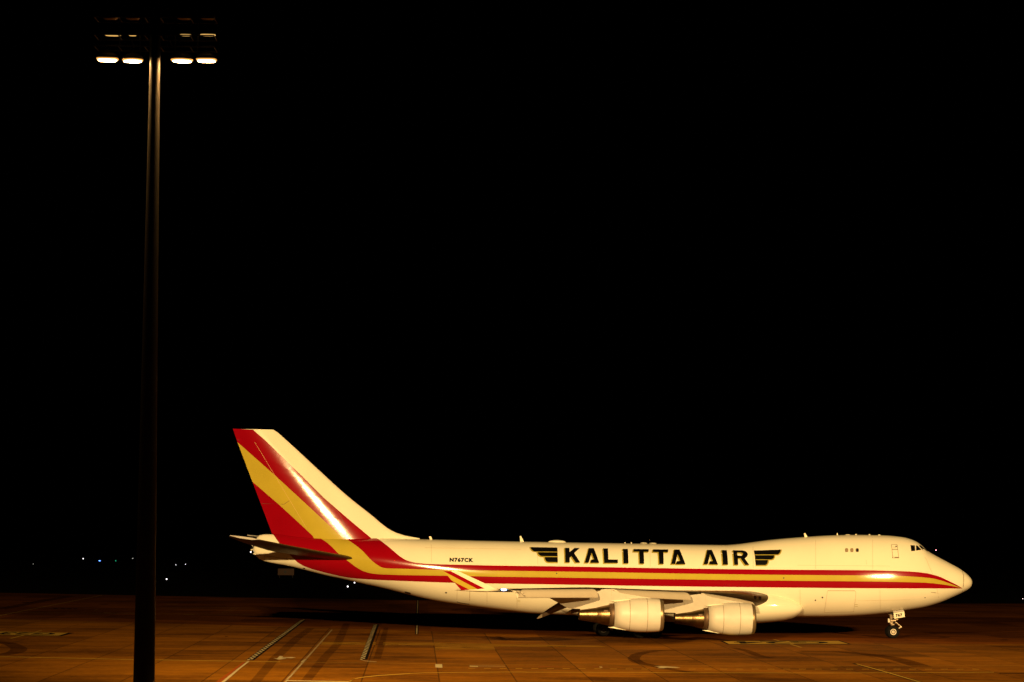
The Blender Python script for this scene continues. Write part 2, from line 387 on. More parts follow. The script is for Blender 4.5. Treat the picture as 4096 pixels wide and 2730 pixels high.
gmesh('red_road_marks', hstrip([(2371, 2669), (2429, 2669.6)], 1.3)+hstrip([(2154, 2668.3), (2235, 2669)], 1.2)+hstrip([(2440, 2691), (2456, 2694)], 1.2), 'mark_r', Z3)
def c2(l): return [(600+x*.2551, 2330+y*.2551) for x, y in l]
gmesh('direction_arrow', [c2([(1928, 1190), (1990, 1200), (2035, 1160), (2082, 1163), (2078, 1176), (2120, 1180), (2225, 1176), (2288, 1185), (2225, 1194), (2090, 1187), (2062, 1194), (2135, 1194), (2138, 1200), (2030, 1216), (2005, 1215)]),
      [(2616, 2667), (2647, 2666.5), (2700, 2669.5), (2722, 2672), (2708, 2673.6), (2668, 2672.5), (2655, 2675), (2628, 2674.5), (2640, 2670)]], 'mark_w', Z4)
# zipper (checkered) service road edges with their dark ground strip
def zipper(p0, p1, w0, w1, n, dark0, dark1, sh=0):
    g0 = Vector(gnd(*p0)); g1 = Vector(gnd(*p1)); t = (g1-g0).normalized(); nr = Vector((t.y, -t.x)); L = (g1-g0).length; q = []
    for i in range(2*n):
        a = g0+t*(L*i/(2*n)); b = g0+t*(L*(i+1)/(2*n)); s = 1 if i % 2 else -1
        lo_, hi_ = (0, w0/2) if s > 0 else (-w0/2, 0)
        q.append([a+nr*lo_, a+nr*hi_, b+nr*hi_, b+nr*lo_])
    dk = [[g0-nr*dark0, g0+nr*dark1, g1+nr*dark1, g1-nr*dark0]]
    return q, dk
qa, da = zipper((996, 2642.5), (1212, 2480), .36, .4, 32, .24, .36)
qb, db = zipper((1449, 2640), (1502, 2499), .34, .4, 28, .19, .38)
wmesh('zipper_road_marking', qa+qb, 'mark_w', Z4); wmesh('zipper_dark_strip', da+db, 'mark_k', Z3)
g0 = Vector(gnd(1141.3, 2728.8)); g1 = Vector(gnd(1226, 2635)); g2 = Vector(gnd(1354.7, 2490)); q = []
def dashes(a, b, step, duty, w_):
    t = (b-a).normalized(); nr = Vector((t.y, -t.x)); L = (b-a).length; d = 0; o = []
    while d < L-step*duty:
        p = a+t*d; r = a+t*(d+step*duty); o.append([p-nr*w_/2, p+nr*w_/2, r+nr*w_/2, r-nr*w_/2]); d += step
    return o
wmesh('dashed_stand_line', dashes(g0, g1, 1.25, .55, .15)+dashes(Vector(gnd(1208, 2650)), Vector(gnd(1224, 2637)), 4.4, .99, .16)+dashes(g1, Vector(gnd(1330, 2518)), 1.6, .5, .15)+dashes(Vector(gnd(1330, 2518)), g2, 40, .9, .08), 'mark_w', Z4)
wmesh('dashed_line_dark_strip', dashes(g0, Vector(gnd(1330, 2518)), 92, .99, .2), 'mark_k', Z2)  # black strip laid beneath the white dashes
gmesh('white_guide_line', [[(990, 2647), (999, 2647), (960, 2677), (898, 2731), (884, 2731), (950, 2677)]]+hstrip([(1444, 2640.5), (1458, 2645), (1481, 2647.4), (1506, 2649)], 1.2), 'mark_w', Z4)
gmesh('orange_guide_line', [[(972, 2650), (983, 2650), (946, 2679), (884, 2731), (862, 2731), (932, 2679)]], 'mark_o', Z4)
gmesh('lead_in_line', strip([(1671, 2403), (1666.8, 2538)], [3.6, 6.2]), 'mark_w', Z4)
gmesh('lead_in_line_border', strip([(1671, 2402.5), (1666.8, 2538.6)], [8.5, 13.5]), 'mark_k', Z3)
gmesh('taxi_line', strip([(-10, 2466), (81.6, 2447.4), (255, 2413), (408, 2382.3)], [7, 6, 5, 4])+strip([(168, 2522.6), (143, 2529)], 8)+strip([(94, 2543), (42, 2555.8)], 10) +
      strip([(3094, 2558.7), (3116, 2564.5)], 8)+strip([(3163, 2579), (3206, 2591.5)], 10)+strip([(3425, 2657), (3546, 2690.5), (3682, 2731)], [9, 11, 13]), 'mark_y', Z4)
gmesh('taxi_line_border', strip([(3416, 2655), (3546, 2691), (3686, 2732)], [20, 22, 26]), 'mark_k', Z2)
gmesh('drain_slot', hstrip([(3998, 2694.3), (4300, 2696)], 2.4), 'mark_k', Z3)
# stand numbers painted for readers coming from the other side
def stand_box(name, quad, border, txt, u0, u1, v0, v1):
    gmesh(name+'_board', [quad], 'mark_y', Z3); gmesh(name+'_border', [border], 'mark_k', Z2)
    a, b, c, d = [Vector(gnd(*p)) for p in quad]      # far-left, far-right, near-right, near-left
    vs, fs = textmesh(txt, .03); out = []
    for x_, y_ in vs:
        u = u1-(u1-u0)*x_; v = v0+(v1-v0)*(1-y_)       # turned 180 degrees
        v = 1-v
        top = a.lerp(b, u); bot = d.lerp(c, u); p = top.lerp(bot, v); out.append((p.x, p.y, Z4))
    mb = MB(); mb.add(out, fs, 'mark_k'); o = mb.build(name+'_lettering'); o['kind'] = 'structure'
stand_box('left_stand_number', [(-8, 2527), (272, 2532.8), (236, 2544), (-58, 2540.3)], [(-20, 2526), (296, 2533), (247, 2545.6), (-70, 2541.2)], 'G23', .12, .88, .14, .86)
stand_box('right_stand_number', [(2892.5, 2566.2), (3353, 2565), (3393.4, 2577), (2916.7, 2577.8)], [(2878, 2564.4), (3359, 2563.6), (3408, 2578.6), (2910, 2579)], 'G24', .07, .87, .12, .88)

# ================================================================== FUSELAGE
TOP = [(1022, 2162), (1026, 2152), (1035, 2143), (1053, 2138), (1090, 2138), (1252, 2145), (1500, 2151), (1700, 2158), (2080, 2167), (2480, 2174), (2750, 2179), (2900, 2181), (2949, 2177.5), (2998, 2171), (3097, 2158.5), (3206, 2149.5), (3329, 2142), (3458, 2140.5), (3530, 2142), (3587, 2146), (3620, 2151), (3652, 2160.8),
       (3683, 2180), (3701, 2198), (3716, 2208.5), (3749, 2227), (3794, 2251), (3846, 2280.5), (3872, 2302), (3884, 2317), (3889, 2330)]
BOT = [(1012, 2201), (1016, 2212), (1023, 2223), (1040, 2239), (1104, 2255.6), (1147, 2263), (1201, 2276), (1306, 2303), (1391, 2321), (1444, 2334), (1519, 2350), (1604, 2371), (1657, 2384.6), (1738, 2403), (1898, 2427), (2035, 2444), (2141, 2455), (2400, 2464), (2800, 2467), (3200, 2468), (3313, 2467.6), (3426, 2464), (3523, 2456), (3613, 2443.4), (3684, 2432), (3749, 2414), (3814, 2387),
       (3852, 2369), (3877, 2354), (3886, 2342), (3889, 2330)]
tl = [hit(*p) for p in TOP]; bl = [hit(*p) for p in BOT]
xn = tl[-1][0]; xt = bl[0][0]
tl = [(xt, hit(1012, 2186)[1])]+tl
ftop = pchip(*zip(*tl)); fbot = pchip(*zip(*bl))
ucl = [hit(x, y, 0) for x, y in [(2080, 2308), (2480, 2315), (3200, 2327), (3600, 2329.5), (3750, 2330), (3889, 2330)]]
tailx = [x for x in np.linspace(xt, hit(1700, 2277)[0], 9)]
fuc = pchip([x for x in tailx]+[p[0] for p in ucl], [(ftop(x)+fbot(x))/2 for x in tailx]+[p[1] for p in ucl])
fa = pchip([xt-.01, xt+.15, xt+.5, xt+1.5, xt+4, xt+8, xt+13, xt+18, xt+23, xt+27, xn-12, xn-9, xn-6, xn-4, xn-2.6, xn-1.6, xn-.9, xn-.4, xn-.12, xn],
           [.12, .30, .42, .62, 1.1, 1.85, 2.55, 3.0, 3.22, 3.28, 3.28, 3.17, 2.85, 2.45, 2.0, 1.62, 1.24, .84, .45, .02])
def fw(x, z):
    c = fuc(x); b = (ftop(x)-c) if z > c else (c-fbot(x)); t = min(abs(z-c)/max(b, 1e-3), .9995)
    return fa(x)*math.sqrt(1-t*t)
def P2L(pts, surf=fw):
    out = []
    for px, py in pts:
        y = -2.5
        for _ in range(4): x, z = hit(px, py, y); y = -surf(x, z)
        out.append(hit(px, py, y))
    return out
jet = empty('cargo_airplane', AO)
jet.rotation_euler = Matrix([list(r) for r in AM]).to_euler()
tag(jet, 'white four engine cargo jumbo jet with red and yellow stripes parked under floodlights', 'airplane')
F_ = MB(); rg = []
s_ = [0]
xsn = sorted(set([xt+.001, xt+.08, xt+.2, xt+.35, xt+.6, xt+1, xt+1.6, xt+2.4]+list(np.linspace(xt+3, xn-12, 70))+list(np.linspace(xn-12, xn-2, 48))+[xn-1.7, xn-1.4, xn-1.1, xn-.85, xn-.62, xn-.42, xn-.27, xn-.15, xn-.07, xn-.02]))
NA = 72
for x in xsn:
    a = fa(x); c = fuc(x); bt = ftop(x)-c; bb = c-fbot(x)
    rg.append([(x, a*math.sin(2*math.pi*i/NA), c+(bt if math.cos(2*math.pi*i/NA) > 0 else bb)*math.cos(2*math.pi*i/NA)) for i in range(NA)])
F_.rings(rg, 'white', caps=True)
# stripes
C1 = [(1470, 2144), (1484.7, 2149.4), (1500, 2153), (1519, 2163.3), (1546, 2182), (1576.8, 2207.5), (1604, 2229.6), (1631, 2243.9), (1665, 2251.9), (1723, 2257), (1842, 2260.3), (2000, 2263.6), (2200, 2266), (2600, 2273), (2982, 2278.5), (3200, 2280.4), (3458, 2282), (3587, 2285), (3652, 2288), (3700, 2293), (3749, 2304.5), (3797, 2325.5), (3830, 2342), (3850, 2354)]
C2 = [(1360, 2143), (1371.4, 2150), (1405.6, 2170.7), (1448, 2202.8), (1482.6, 2239), (1512.5, 2262.6), (1530, 2271.5), (1545, 2274), (1576.6, 2275), (1638, 2276.6), (1757, 2280.4), (1849, 2282), (2000, 2284), (2200, 2286.8), (2408, 2289.8), (2600, 2293.3), (2982, 2299), (3200, 2301.2), (3458, 2303), (3587, 2304.5), (3652, 2307.7), (3717, 2313), (3749, 2319), (3797.6, 2334.5), (3842.8, 2351.5), (3850, 2354.2)]
C3 = [(1250, 2138), (1264.6, 2147), (1303, 2168.6), (1328.7, 2190), (1354, 2215.6), (1401, 2252), (1427, 2271), (1461, 2288), (1499, 2296), (1576, 2300), (1638, 2301.4), (1787, 2303.9), (1886, 2305.6), (2000, 2307.8), (2200, 2310.6), (2600, 2316.6), (2982, 2321.8), (3200, 2324.2), (3458, 2326.6), (3587, 2328.7), (3704, 2332), (3797.6, 2343), (3850, 2354.3)]
C4 = [(1086, 2131), (1091.5, 2138.5), (1115, 2170.7), (1135, 2195), (1164, 2224), (1187.6, 2247.7), (1221.8, 2267), (1277, 2284.5), (1340, 2300), (1400, 2311.5), (1502, 2319.5), (1638, 2325.5), (1818, 2332), (1944, 2334.5), (2200, 2338.4), (2600, 2344.7), (2982, 2349.6), (3200, 2351.6), (3458, 2353.9), (3650, 2354.4), (3850, 2354.6)]
def resample(pts, n):
    d = [0]
    for a, b in zip(pts, pts[1:]): d.append(d[-1]+math.hypot(b[0]-a[0], b[1]-a[1]))
    fx = pchip(d, [p[0] for p in pts]); fy = pchip(d, [p[1] for p in pts])
    return [(fx(d[-1]*i/n), fy(d[-1]*i/n)) for i in range(n+1)]
def fin_band(Ca, Cb, key, off=.010, n=220, k=8):
    A = P2L(resample(Ca, n)); B = P2L(resample(Cb, n))
    for sd in (-1, 1):
        vs = []; fs = []
        for (xa, za), (xb, zb) in zip(A, B):
            for j in range(k+1):
                t = j/k; x = xa+(xb-xa)*t; z = za+(zb-za)*t
                zt = ftop(x)-.002; c_ = fuc(x); b_ = (ftop(x)-c_) if z > c_ else (c_-fbot(x)); nz_ = max(-1, min(1, (z-c_)/b_)); ny_ = math.sqrt(1-nz_*nz_)
                vs.append((x, sd*(fw(x, z)+off*2*ny_), z+off*2*nz_+.05*max(0, nz_)**6) if z < zt else (x, 0, ftop(x)+off*2+.055))
        for i in range(n):
            for j in range(k):
                q = (i*(k+1)+j, i*(k+1)+j+1, (i+1)*(k+1)+j+1, (i+1)*(k+1)+j)
                fs.append(q if sd < 0 else q[::-1])
        F_.add(vs, fs, key, True)
fin_band(C1, C2, 'red'); fin_band(C2, C3, 'yellow', off=.0095); fin_band(C3, C4, 'red')
def cr(l, ox, oy, s): return [(ox+x*s, oy+y*s) for x, y in l]
ka = lambda l: cr(l, 2080, 2150, .17)
kb = lambda l: cr(l, 2000, 2080, .34)
kc = lambda l: cr(l, 2750, 2170, .18275)
letters = [
 [ka([(1057, 247), (1162, 247), (1165, 350), (1285, 250), (1405, 250), (1275, 372), (1418, 592), (1310, 595), (1208, 442), (1170, 478), (1172, 592), (1065, 592)])],
 [ka([(1618, 255), (1735, 255), (1865, 602), (1655, 602), (1675, 524), (1742, 522), (1684, 362), (1615, 600), (1520, 598)])],
 [ka([(1957, 262), (2067, 262), (2080, 520), (2303, 525), (2303, 605), (1978, 605)])],
 [kb([(1445, 342), (1503, 342), (1511, 513), (1453, 513)])],
 [kb([(1572, 344), (1750, 346), (1748, 377), (1690, 377), (1695, 516), (1642, 516), (1636, 375), (1570, 374)])],
 [kb([(1800, 348), (1979, 349), (1976, 382), (1921, 380), (1925, 520), (1873, 520), (1865, 380), (1797, 378)])],
 [kb([(2050, 350), (2112, 350), (2181, 522), (2068, 524), (2082, 487), (2121, 485), (2088, 402), (2060, 521), (2013, 520)])],
 [kc([(430, 165), (530, 165), (668, 487), (475, 482), (490, 415), (553, 412), (492, 262), (440, 482), (350, 482)])],
 [kc([(747, 170), (857, 172), (887, 490), (775, 490)])],
 [kc([(992, 175), (1205, 178), (1270, 195), (1310, 230), (1320, 268), (1305, 310), (1252, 355), (1353, 495), (1262, 497), (1160, 350), (1102, 350), (1110, 495), (1020, 492)]),
  kc([(1087, 222), (1165, 222), (1200, 235), (1214, 258), (1205, 282), (1185, 293), (1095, 293)])]]
for lt in letters:
    i = 0
    for lp in lt:
        for a, b in zip(lp, lp[1:]+lp[:1]):
            qd = [a, b, (b[0]-4.6, b[1]+4.2), (a[0]-4.6, a[1]+4.2)]
            ar = sum(qd[j][0]*qd[(j+1) % 4][1]-qd[(j+1) % 4][0]*qd[j][1] for j in range(4))
            if abs(ar) > 2: decal(F_, [P2L(qd)], fw, 'gold', off=.008+.0006*i, dx=0, dz=.3, sides=(-1,)); i += 1
    decal(F_, [P2L(l) for l in lt], fw, 'black', off=.024, dx=0, dz=.25, sides=(-1,))
bars = [ka([(248, 230), (880, 242), (883, 340), (350, 335), (310, 320), (275, 290), (257, 262)]), ka([(418, 352), (883, 355), (884, 447), (520, 445), (470, 430), (435, 395)]), ka([(583, 465), (885, 467), (888, 585), (660, 583), (620, 565), (592, 520)]),
        kc([(1452, 180), (2038, 160), (2030, 210), (2005, 250), (1970, 267), (1467, 268)]), kc([(1472, 283), (1897, 283), (1890, 335), (1870, 362), (1835, 376), (1480, 374)]), kc([(1482, 388), (1760, 388), (1752, 450), (1730, 485), (1705, 499), (1490, 500)])]
golds = [ka([(217, 230), (880, 240), (890, 613), (655, 612), (600, 590), (565, 540), (552, 475), (490, 470), (430, 445), (398, 400), (385, 352), (320, 350), (270, 325), (235, 280)]),
         kc([(1452, 182), (2063, 158), (2058, 210), (2030, 262), (1990, 288), (1920, 290), (1912, 345), (1880, 385), (1835, 400), (1784, 400), (1778, 455), (1750, 505), (1710, 525), (1490, 524)])]
for g in golds: decal(F_, [P2L(g)], fw, 'gold', off=.010, dx=1.2, dz=.25, sides=(-1,))
for g in bars: decal(F_, [P2L(g)], fw, 'black', off=.022, dx=1.2, dz=.25, sides=(-1,))
def text_decal(mb, txt, quad, surf, key, off, bold=.02, y=None):           # quad TL,TR,BR,BL in photo bearings
    vs, fs = textmesh(txt, bold, 1.18); pts = []
    for x, y_ in vs:
        tp = (quad[0][0]+(quad[1][0]-quad[0][0])*x, quad[0][1]+(quad[1][1]-quad[0][1])*x)
        bt = (quad[3][0]+(quad[2][0]-quad[3][0])*x, quad[3][1]+(quad[2][1]-quad[3][1])*x)
        pts.append((bt[0]+(tp[0]-bt[0])*y_, bt[1]+(tp[1]-bt[1])*y_))
    if y is None:
        L = P2L(pts, surf); out = [(x, -(surf(x, z)+off), z) for x, z in L]
    else:
        out = []
        for p in pts: x, z = hit(*p, y); out.append((x, y-off, z))
    mb.add(out, fs, key)
text_decal(F_, 'N767CK', [(1798.5, 2231), (1894, 2232.6), (1893.6, 2250), (1798, 2248.4)], fw, 'black', .02, bold=.06)
def line_dec(mb, pts, wd, key, surf=fw, off=.02, sides=(-1, 1)):
    for a, b in zip(pts, pts[1:]):
        d = (b[0]-a[0], b[1]-a[1]); L = math.hypot(*d); n = (-d[1]/L*wd/2, d[0]/L*wd/2)
        k = max(1, int(L/12)); q = []
        for i in range(k+1): t = i/k; q.append((a[0]+d[0]*t+n[0], a[1]+d[1]*t+n[1]))
        for i in range(k, -1, -1): t = i/k; q.append((a[0]+d[0]*t-n[0], a[1]+d[1]*t-n[1]))
        decal(mb, [P2L(q, surf)], surf, key, off=off, dx=0, dz=0, sides=sides)
def circ(cx, cy, r, n=14, ry=None): return [(cx+r*math.cos(2*math.pi*i/n), cy+(ry or r)*math.sin(2*math.pi*i/n)) for i in range(n)]
for c in [(2226.5, 2294.5, 2.8), (3134.8, 2313, 2.8), (3289.5, 2391, 3.4), (3261.4, 2402, 3), (3700, 2391.7, 2), (1757, 2391, 0)]:
    if c[2]: decal(F_, [P2L(circ(*c))], fw, 'dark', off=.02, dx=0, dz=0)
decal(F_, [P2L([(1780, 2369.5), (1788, 2370), (1788, 2374.5), (1780, 2374)])], fw, 'dark', off=.02, dx=0, dz=0)
decal(F_, [P2L([(1618, 2366), (1643, 2372), (1642, 2379), (1620, 2373)])], fw, 'dark', off=.06, dx=0, dz=0)
decal(F_, [P2L([(1211, 2272.5), (1221, 2273.5), (1219, 2277.5), (1212, 2276)])], fw, 'dark', off=.02, dx=0, dz=0)
line_dec(F_, [(3848, 2283), (3853, 2300), (3854.5, 2322), (3853, 2345), (3850, 2367)], 1.5, 'seam', off=.06)
line_dec(F_, [(3699, 2229), (3706, 2240), (3718, 2270), (3731, 2297)], .8, 'faint')
line_dec(F_, [(3747, 2356), (3751, 2372), (3754, 2390), (3752, 2408)], .8, 'faint')
for x, ya, yb in ((1725, 2168, 2250), (2150, 2176, 2258), (2600, 2184, 2268), (3012, 2186, 2274), (3262, 2150, 2276), (3490, 2150, 2278), (3200, 2360, 2440), (2920, 2354, 2356), (3520, 2362, 2446)): line_dec(F_, [(x, ya), (x+1, yb)], .8, 'faint')
line_dec(F_, [(1700, 2192), (2085, 2198)], .7, 'faint'); line_dec(F_, [(3190, 2262), (3560, 2265)], .7, 'faint'); line_dec(F_, [(3430, 2404), (3640, 2400)], .7, 'faint')
for x in (1948, 2068): line_dec(F_, [(x, 2362), (x, 2432)], 1.0, 'faint')
line_dec(F_, [(1148, 2226), (1147.5, 2240), (1148, 2262)], 1.3, 'seam')
line_dec(F_, [(1058, 2240), (1058, 2223.7), (1147.5, 2236.4)], 1.2, 'seam')
line_dec(F_, [(1880, 2360), (1879, 2414)], .9, 'faint')
line_dec(F_, [(3723, 2370), (3745, 2372.5)], 1.6, 'seam')
line_dec(F_, [(3464, 2240), (3466, 2258)], .7, 'faint'); line_dec(F_, [(2600, 2160), (2600, 2162)], .5, 'faint')
for y in (2419.5, 2427): line_dec(F_, [(3419, y), (3431, y)], 1.3, 'gold')
for y in (2402, 2408): line_dec(F_, [(2070, y), (2081, y)], 1.3, 'gold')
fus = F_.build('fuselage', jet)

# wing to body fairing
mb = MB(); rg = []
xa = hit(3218, 2430, -3.3)[0]; xb = hit(2140, 2430, -3.3)[0]
zc0 = hit(3218, 2437, -3.3)[1]
for t in [0, .004, .015, .035, .07, .11, .16, .25, .4, .55, .7, .82, .9, .96, .99, 1]:
    x = xa+(xb-xa)*t
    q_ = min(t/.17, 1); e = min(1, math.sqrt(1-(1-q_)**2), (math.sin(min((1-t)/.35, 1)*math.pi/2))**.9)+.0
    zc = zc0+(.25 if t > .1 else .25*t/.1)-.12*min(t/.2, 1)
    hw = (2.3+1.45*e) if t < .5 else (.9+2.85*e); hh = .25+1.42*e
    rg.append([(x, hw*math.copysign(abs(math.cos(a))**.8, math.cos(a)), zc+hh*math.copysign(abs(math.sin(a))**.9, math.sin(a))) for a in [2*math.pi*i/40 for i in range(40)]])
mb.rings(rg, 'white', caps=True)
fair = mb.build('belly_fairing', jet)
mb = MB(); x0, z0 = hit(3083, 2467, -2.6); x1, z1 = hit(3155, 2458.5, -2.6)
mb.prism([(x0, z0), (x1, z1), (x1, z1+.05), (x0, z0+.14)], -2.9, -2.2, 'white'); mb.build('ram_air_door', jet)

# glazing, doors and windows
def part_decal(name, loops, key, off=.03, sides=(-1,), parent=None, extra=None, surf=fw, dz=.3):
    mb = MB()
    decal(mb, [P2L(l, surf) for l in loops], surf, key, off=off, dx=0, dz=dz, sides=sides)
    if extra: extra(mb)
    return mb.build(name, parent or jet)
for pg in [[(3641.8, 2181.6), (3658.6, 2182), (3660.5, 2203.9), (3644.6, 2205.9)], [(3664, 2182.6), (3669.5, 2182.8), (3685.5, 2200.2), (3664.3, 2203.6)], [(3674.5, 2182), (3682, 2182), (3712, 2207.5), (3690, 2201)]]:
    for sd in (-1, 1): part_decal('cockpit_window', [pg], 'glass', sides=(sd,))
for i, x in enumerate((3386.4, 3407.4, 3428.7)):
    rr = [(x+sx*6.2*abs(math.cos(a))**.5*(1 if math.cos(a) > 0 else -1), 2201.5+7.6*abs(math.sin(a))**.5*(1 if math.sin(a) > 0 else -1)) for a in [2*math.pi*k/20 for k in range(20)] for sx in (1,)]
    ri = [(x+(p[0]-x)*.72+.8, 2201.5+(p[1]-2201.5)*.78) for p in rr]
    for sd in (-1, 1):
        o = part_decal('cabin_window', [rr], 'seam', sides=(sd,)); part_decal('pane', [ri], 'dark' if i == 2 else 'shade', off=.036, sides=(sd,), parent=o)
def frame(mb, pts, wd, key, off=.026, sides=(-1,)): line_dec(mb, pts+[pts[0]], wd, key, off=off, sides=sides)
dr = [(3566, 2179), (3589, 2179), (3594, 2229.5), (3570.8, 2229.5)]
mb = MB(); decal(mb, [P2L(dr)], fw, 'white', off=.018, dx=0, dz=.25, sides=(-1,)); frame(mb, dr, 1.5, 'seam')
line_dec(mb, [(3568, 2198), (3590, 2198.6)], 2.2, 'seam', off=.03, sides=(-1,)); line_dec(mb, [(3572, 2189), (3583, 2189.5)], 1.2, 'seam', off=.03, sides=(-1,))
decal(mb, [P2L(circ(3584.5, 2186.5, 2.9))], fw, 'dark', off=.03, dx=0, dz=0, sides=(-1,))
decal(mb, [P2L([(3569, 2229), (3595, 2229), (3596.5, 2233.5), (3569.5, 2233.5)])], fw, 'seam', off=.034, dx=0, dz=0, sides=(-1,))
decal(mb, [P2L([(3573, 2229.5), (3578, 2229.5), (3577, 2233), (3573, 2233)])], fw, 'white', off=.04, dx=0, dz=0, sides=(-1,)); mb.build('crew_door', jet)
def seamdoor(name, pts, w1, key='faint', hinge=None, low=None):
    mb = MB(); decal(mb, [P2L(pts)], fw, 'white', off=.014, dx=0, dz=.25, sides=(-1,)); frame(mb, pts, w1, key)
    if hinge: line_dec(mb, hinge, 1.8, 'seam', off=.03, sides=(-1,))
    if low: line_dec(mb, low, 2.4, 'dark', off=.03, sides=(-1,))
    mb.build(name, jet)
seamdoor('cargo_door', [(3309.8, 2364), (3419.6, 2364), (3423.5, 2371), (3421, 2400), (3414, 2448), (3296.9, 2450), (3303, 2410)], 1.1, 'faint', hinge=[(3311, 2363.8), (3419, 2364.2)])
seamdoor('cargo_door', [(1829, 2357), (1879, 2358.5), (1877.5, 2417), (1827, 2408.5)], 1.1, 'faint', low=[(1828, 2408), (1840, 2412), (1877, 2417.5)])

# ------------------------------------------------------------------ fin
FL = [(1679, 2153.8), (1640.7, 2147.5), (1598, 2136.6), (1563.8, 2121.6), (1529.6, 2098), (1499.6, 2072.4), (1392.8, 1987), (1256, 1863), (1149, 1764.7), (1102, 1724.5), (1095, 1720.2), (1088, 1718.8)]
FT = [(1093, 2142), (934, 1716.8)]
fl = [hit(*p) for p in FL]; ft = [hit(*p) for p in FT]
zb = fl[0][1]-.25; zt = ft[1][1]
xle = pchip([p[1] for p in fl], [p[0] for p in fl])
def xte(z): t = (z-ft[0][1])/(ft[1][1]-ft[0][1]); return ft[0][0]+(ft[1][0]-ft[0][0])*t
le0 = hit(1499.6, 2072.4); le1 = hit(1149, 1764.7)
def xls(z): return le0[0]+(le1[0]-le0[0])*(z-le0[1])/(le1[1]-le0[1])
def foil(c, k=1.0): c = min(max(c, 0), 1)**k; return 5*(.2969*math.sqrt(c)-.126*c-.3516*c*c+.2843*c**3-.1036*c**4)
finT = pchip([8, 9.3, 13, 19.5], [.99, .92, .70, .27])
def finw(x, z):
    zz = min(max(z, zb), zt); a = xls(zz); b = xte(zz); ch = a-b; c = (a-x)/ch
    y = foil(c, 1.38)*2*finT(zz)
    if x > a-ch*.06:                          # dorsal fillet blends thin ahead of the straight leading edge
        L_ = xle(zz); s = (L_-x)/max(L_-(a-ch*.06), .05); y0 = foil(.06, 1.38)*2*finT(zz); y = y0*math.sqrt(max(0, min(1, s)))
    return max(y, .004)
V = MB(); nz = 44; nc = 34
zs = [zb+(zt-zb)*i/nz for i in range(nz+1)]
for sd in (-1, 1):
    vs = []; fs = []
    for z in zs:
        a = xle(z); b = xte(z)
        for j in range(nc+1):
            t = j/nc; t = t*t*(3-2*t); x = a+(b-a)*t; vs.append((x, sd*finw(x, z), z))
    for i in range(nz):
        for j in range(nc):
            q = (i*(nc+1)+j, i*(nc+1)+j+1, (i+1)*(nc+1)+j+1, (i+1)*(nc+1)+j); fs.append(q[::-1] if sd < 0 else q)
    V.add(vs, fs, 'white', True)
t_ = [(xle(zt)+(xte(zt)-xle(zt))*j/20) for j in range(21)]
V.add([(x, -finw(x, zt), zt) for x in t_]+[(x, finw(x, zt), zt) for x in t_], [(j, j+1, 22+j, 21+j) for j in range(20)], 'white')
v2 = lambda l: cr(l, 850, 1660, .4274)
def findec(pts, key, off): decal(V, [P2L(pts, finw)], finw, key, off=off, dx=.35, dz=.35)
findec(v2([(190, 130), (380, 140), (500, 245), (855, 590), (1040, 775), (1300, 1000), (1480, 1150), (1490, 1164), (1230, 1164), (1000, 950), (800, 765), (560, 545), (234, 257)]), 'red', .012)
findec(v2([(234, 257), (560, 545), (800, 765), (1000, 950), (1230, 1164), (955, 1164), (935, 1130), (780, 985), (615, 835), (374, 627)]), 'yellow', .0115)
findec(v2([(374, 627), (615, 835), (780, 985), (935, 1130), (955, 1164), (570, 1145)]), 'red', .012)
M['finline'] = mat('fin_seam', (.12, .05, .02), rough=.5); M['finlite'] = mat('fin_rivets', (.75, .5, .2), rough=.2)
line_dec(V, v2([(395, 255), (880, 1060)]), .9, 'finlite', surf=finw, off=.022)
line_dec(V, v2([(462, 832), (670, 838), (718, 805)]), 1.6, 'finline', surf=finw, off=.022)
line_dec(V, v2([(235, 236), (255, 237)]), 1.6, 'finline', surf=finw, off=.022)
line_dec(V, v2([(1280, 1085), (1250, 1050), (1180, 915), (1050, 790), (900, 640)]), .9, 'finline', surf=finw, off=.022)
V.build('vertical_fin', jet)

# ------------------------------------------------------------------ horizontal stabilisers
def lift_surface(mb, secs, key_top, key_le, nle=.06, n=26, key_bot=None):
    """secs: (y, xLE, zLE, chord, t/c, drop of the trailing edge)"""
    R = []
    for (y, xl, zl, ch, tc, drop) in secs:
        up = []; dn = []
        for j in range(n+1):
            c = (1-math.cos(math.pi*j/n))/2; yt = foil(c)*tc*ch
            up.append((xl-c*ch, y, zl-drop*c+yt)); dn.append((xl-c*ch, y, zl-drop*c-yt*.85))
        R.append(up+dn[::-1][1:-1])
    m = len(R[0])
    for i in range(len(R)-1):
        for j in range(m):
            k = (j+1) % m; c = (R[i][0][0]-R[i][j][0])/secs[i][3]
            key = key_le if c < nle else (key_top if j <= n else (key_bot or key_top))
            mb.add([R[i][j], R[i][k], R[i+1][k], R[i+1][j]], [(0, 1, 2, 3)], key, True)
    mb.add(R[0], [tuple(range(m))], key_top); mb.add(R[-1], [tuple(range(m))[::-1]], key_top)
hs = [(1.0, *hit(1442, 2239, -1.0), 8.2, .085, -.6), (2.4, *hit(1400, 2233, -2.4), 7.7, .075, -.58), (6.5, *hit(1212, 2197, -6.5), 5.3, .068, -.42), (10.4, *hit(1052, 2164, -10.4), 3.1, .07, -.3), (10.9, *hit(1028, 2158, -10.9), 2.42, .05, -.25)]
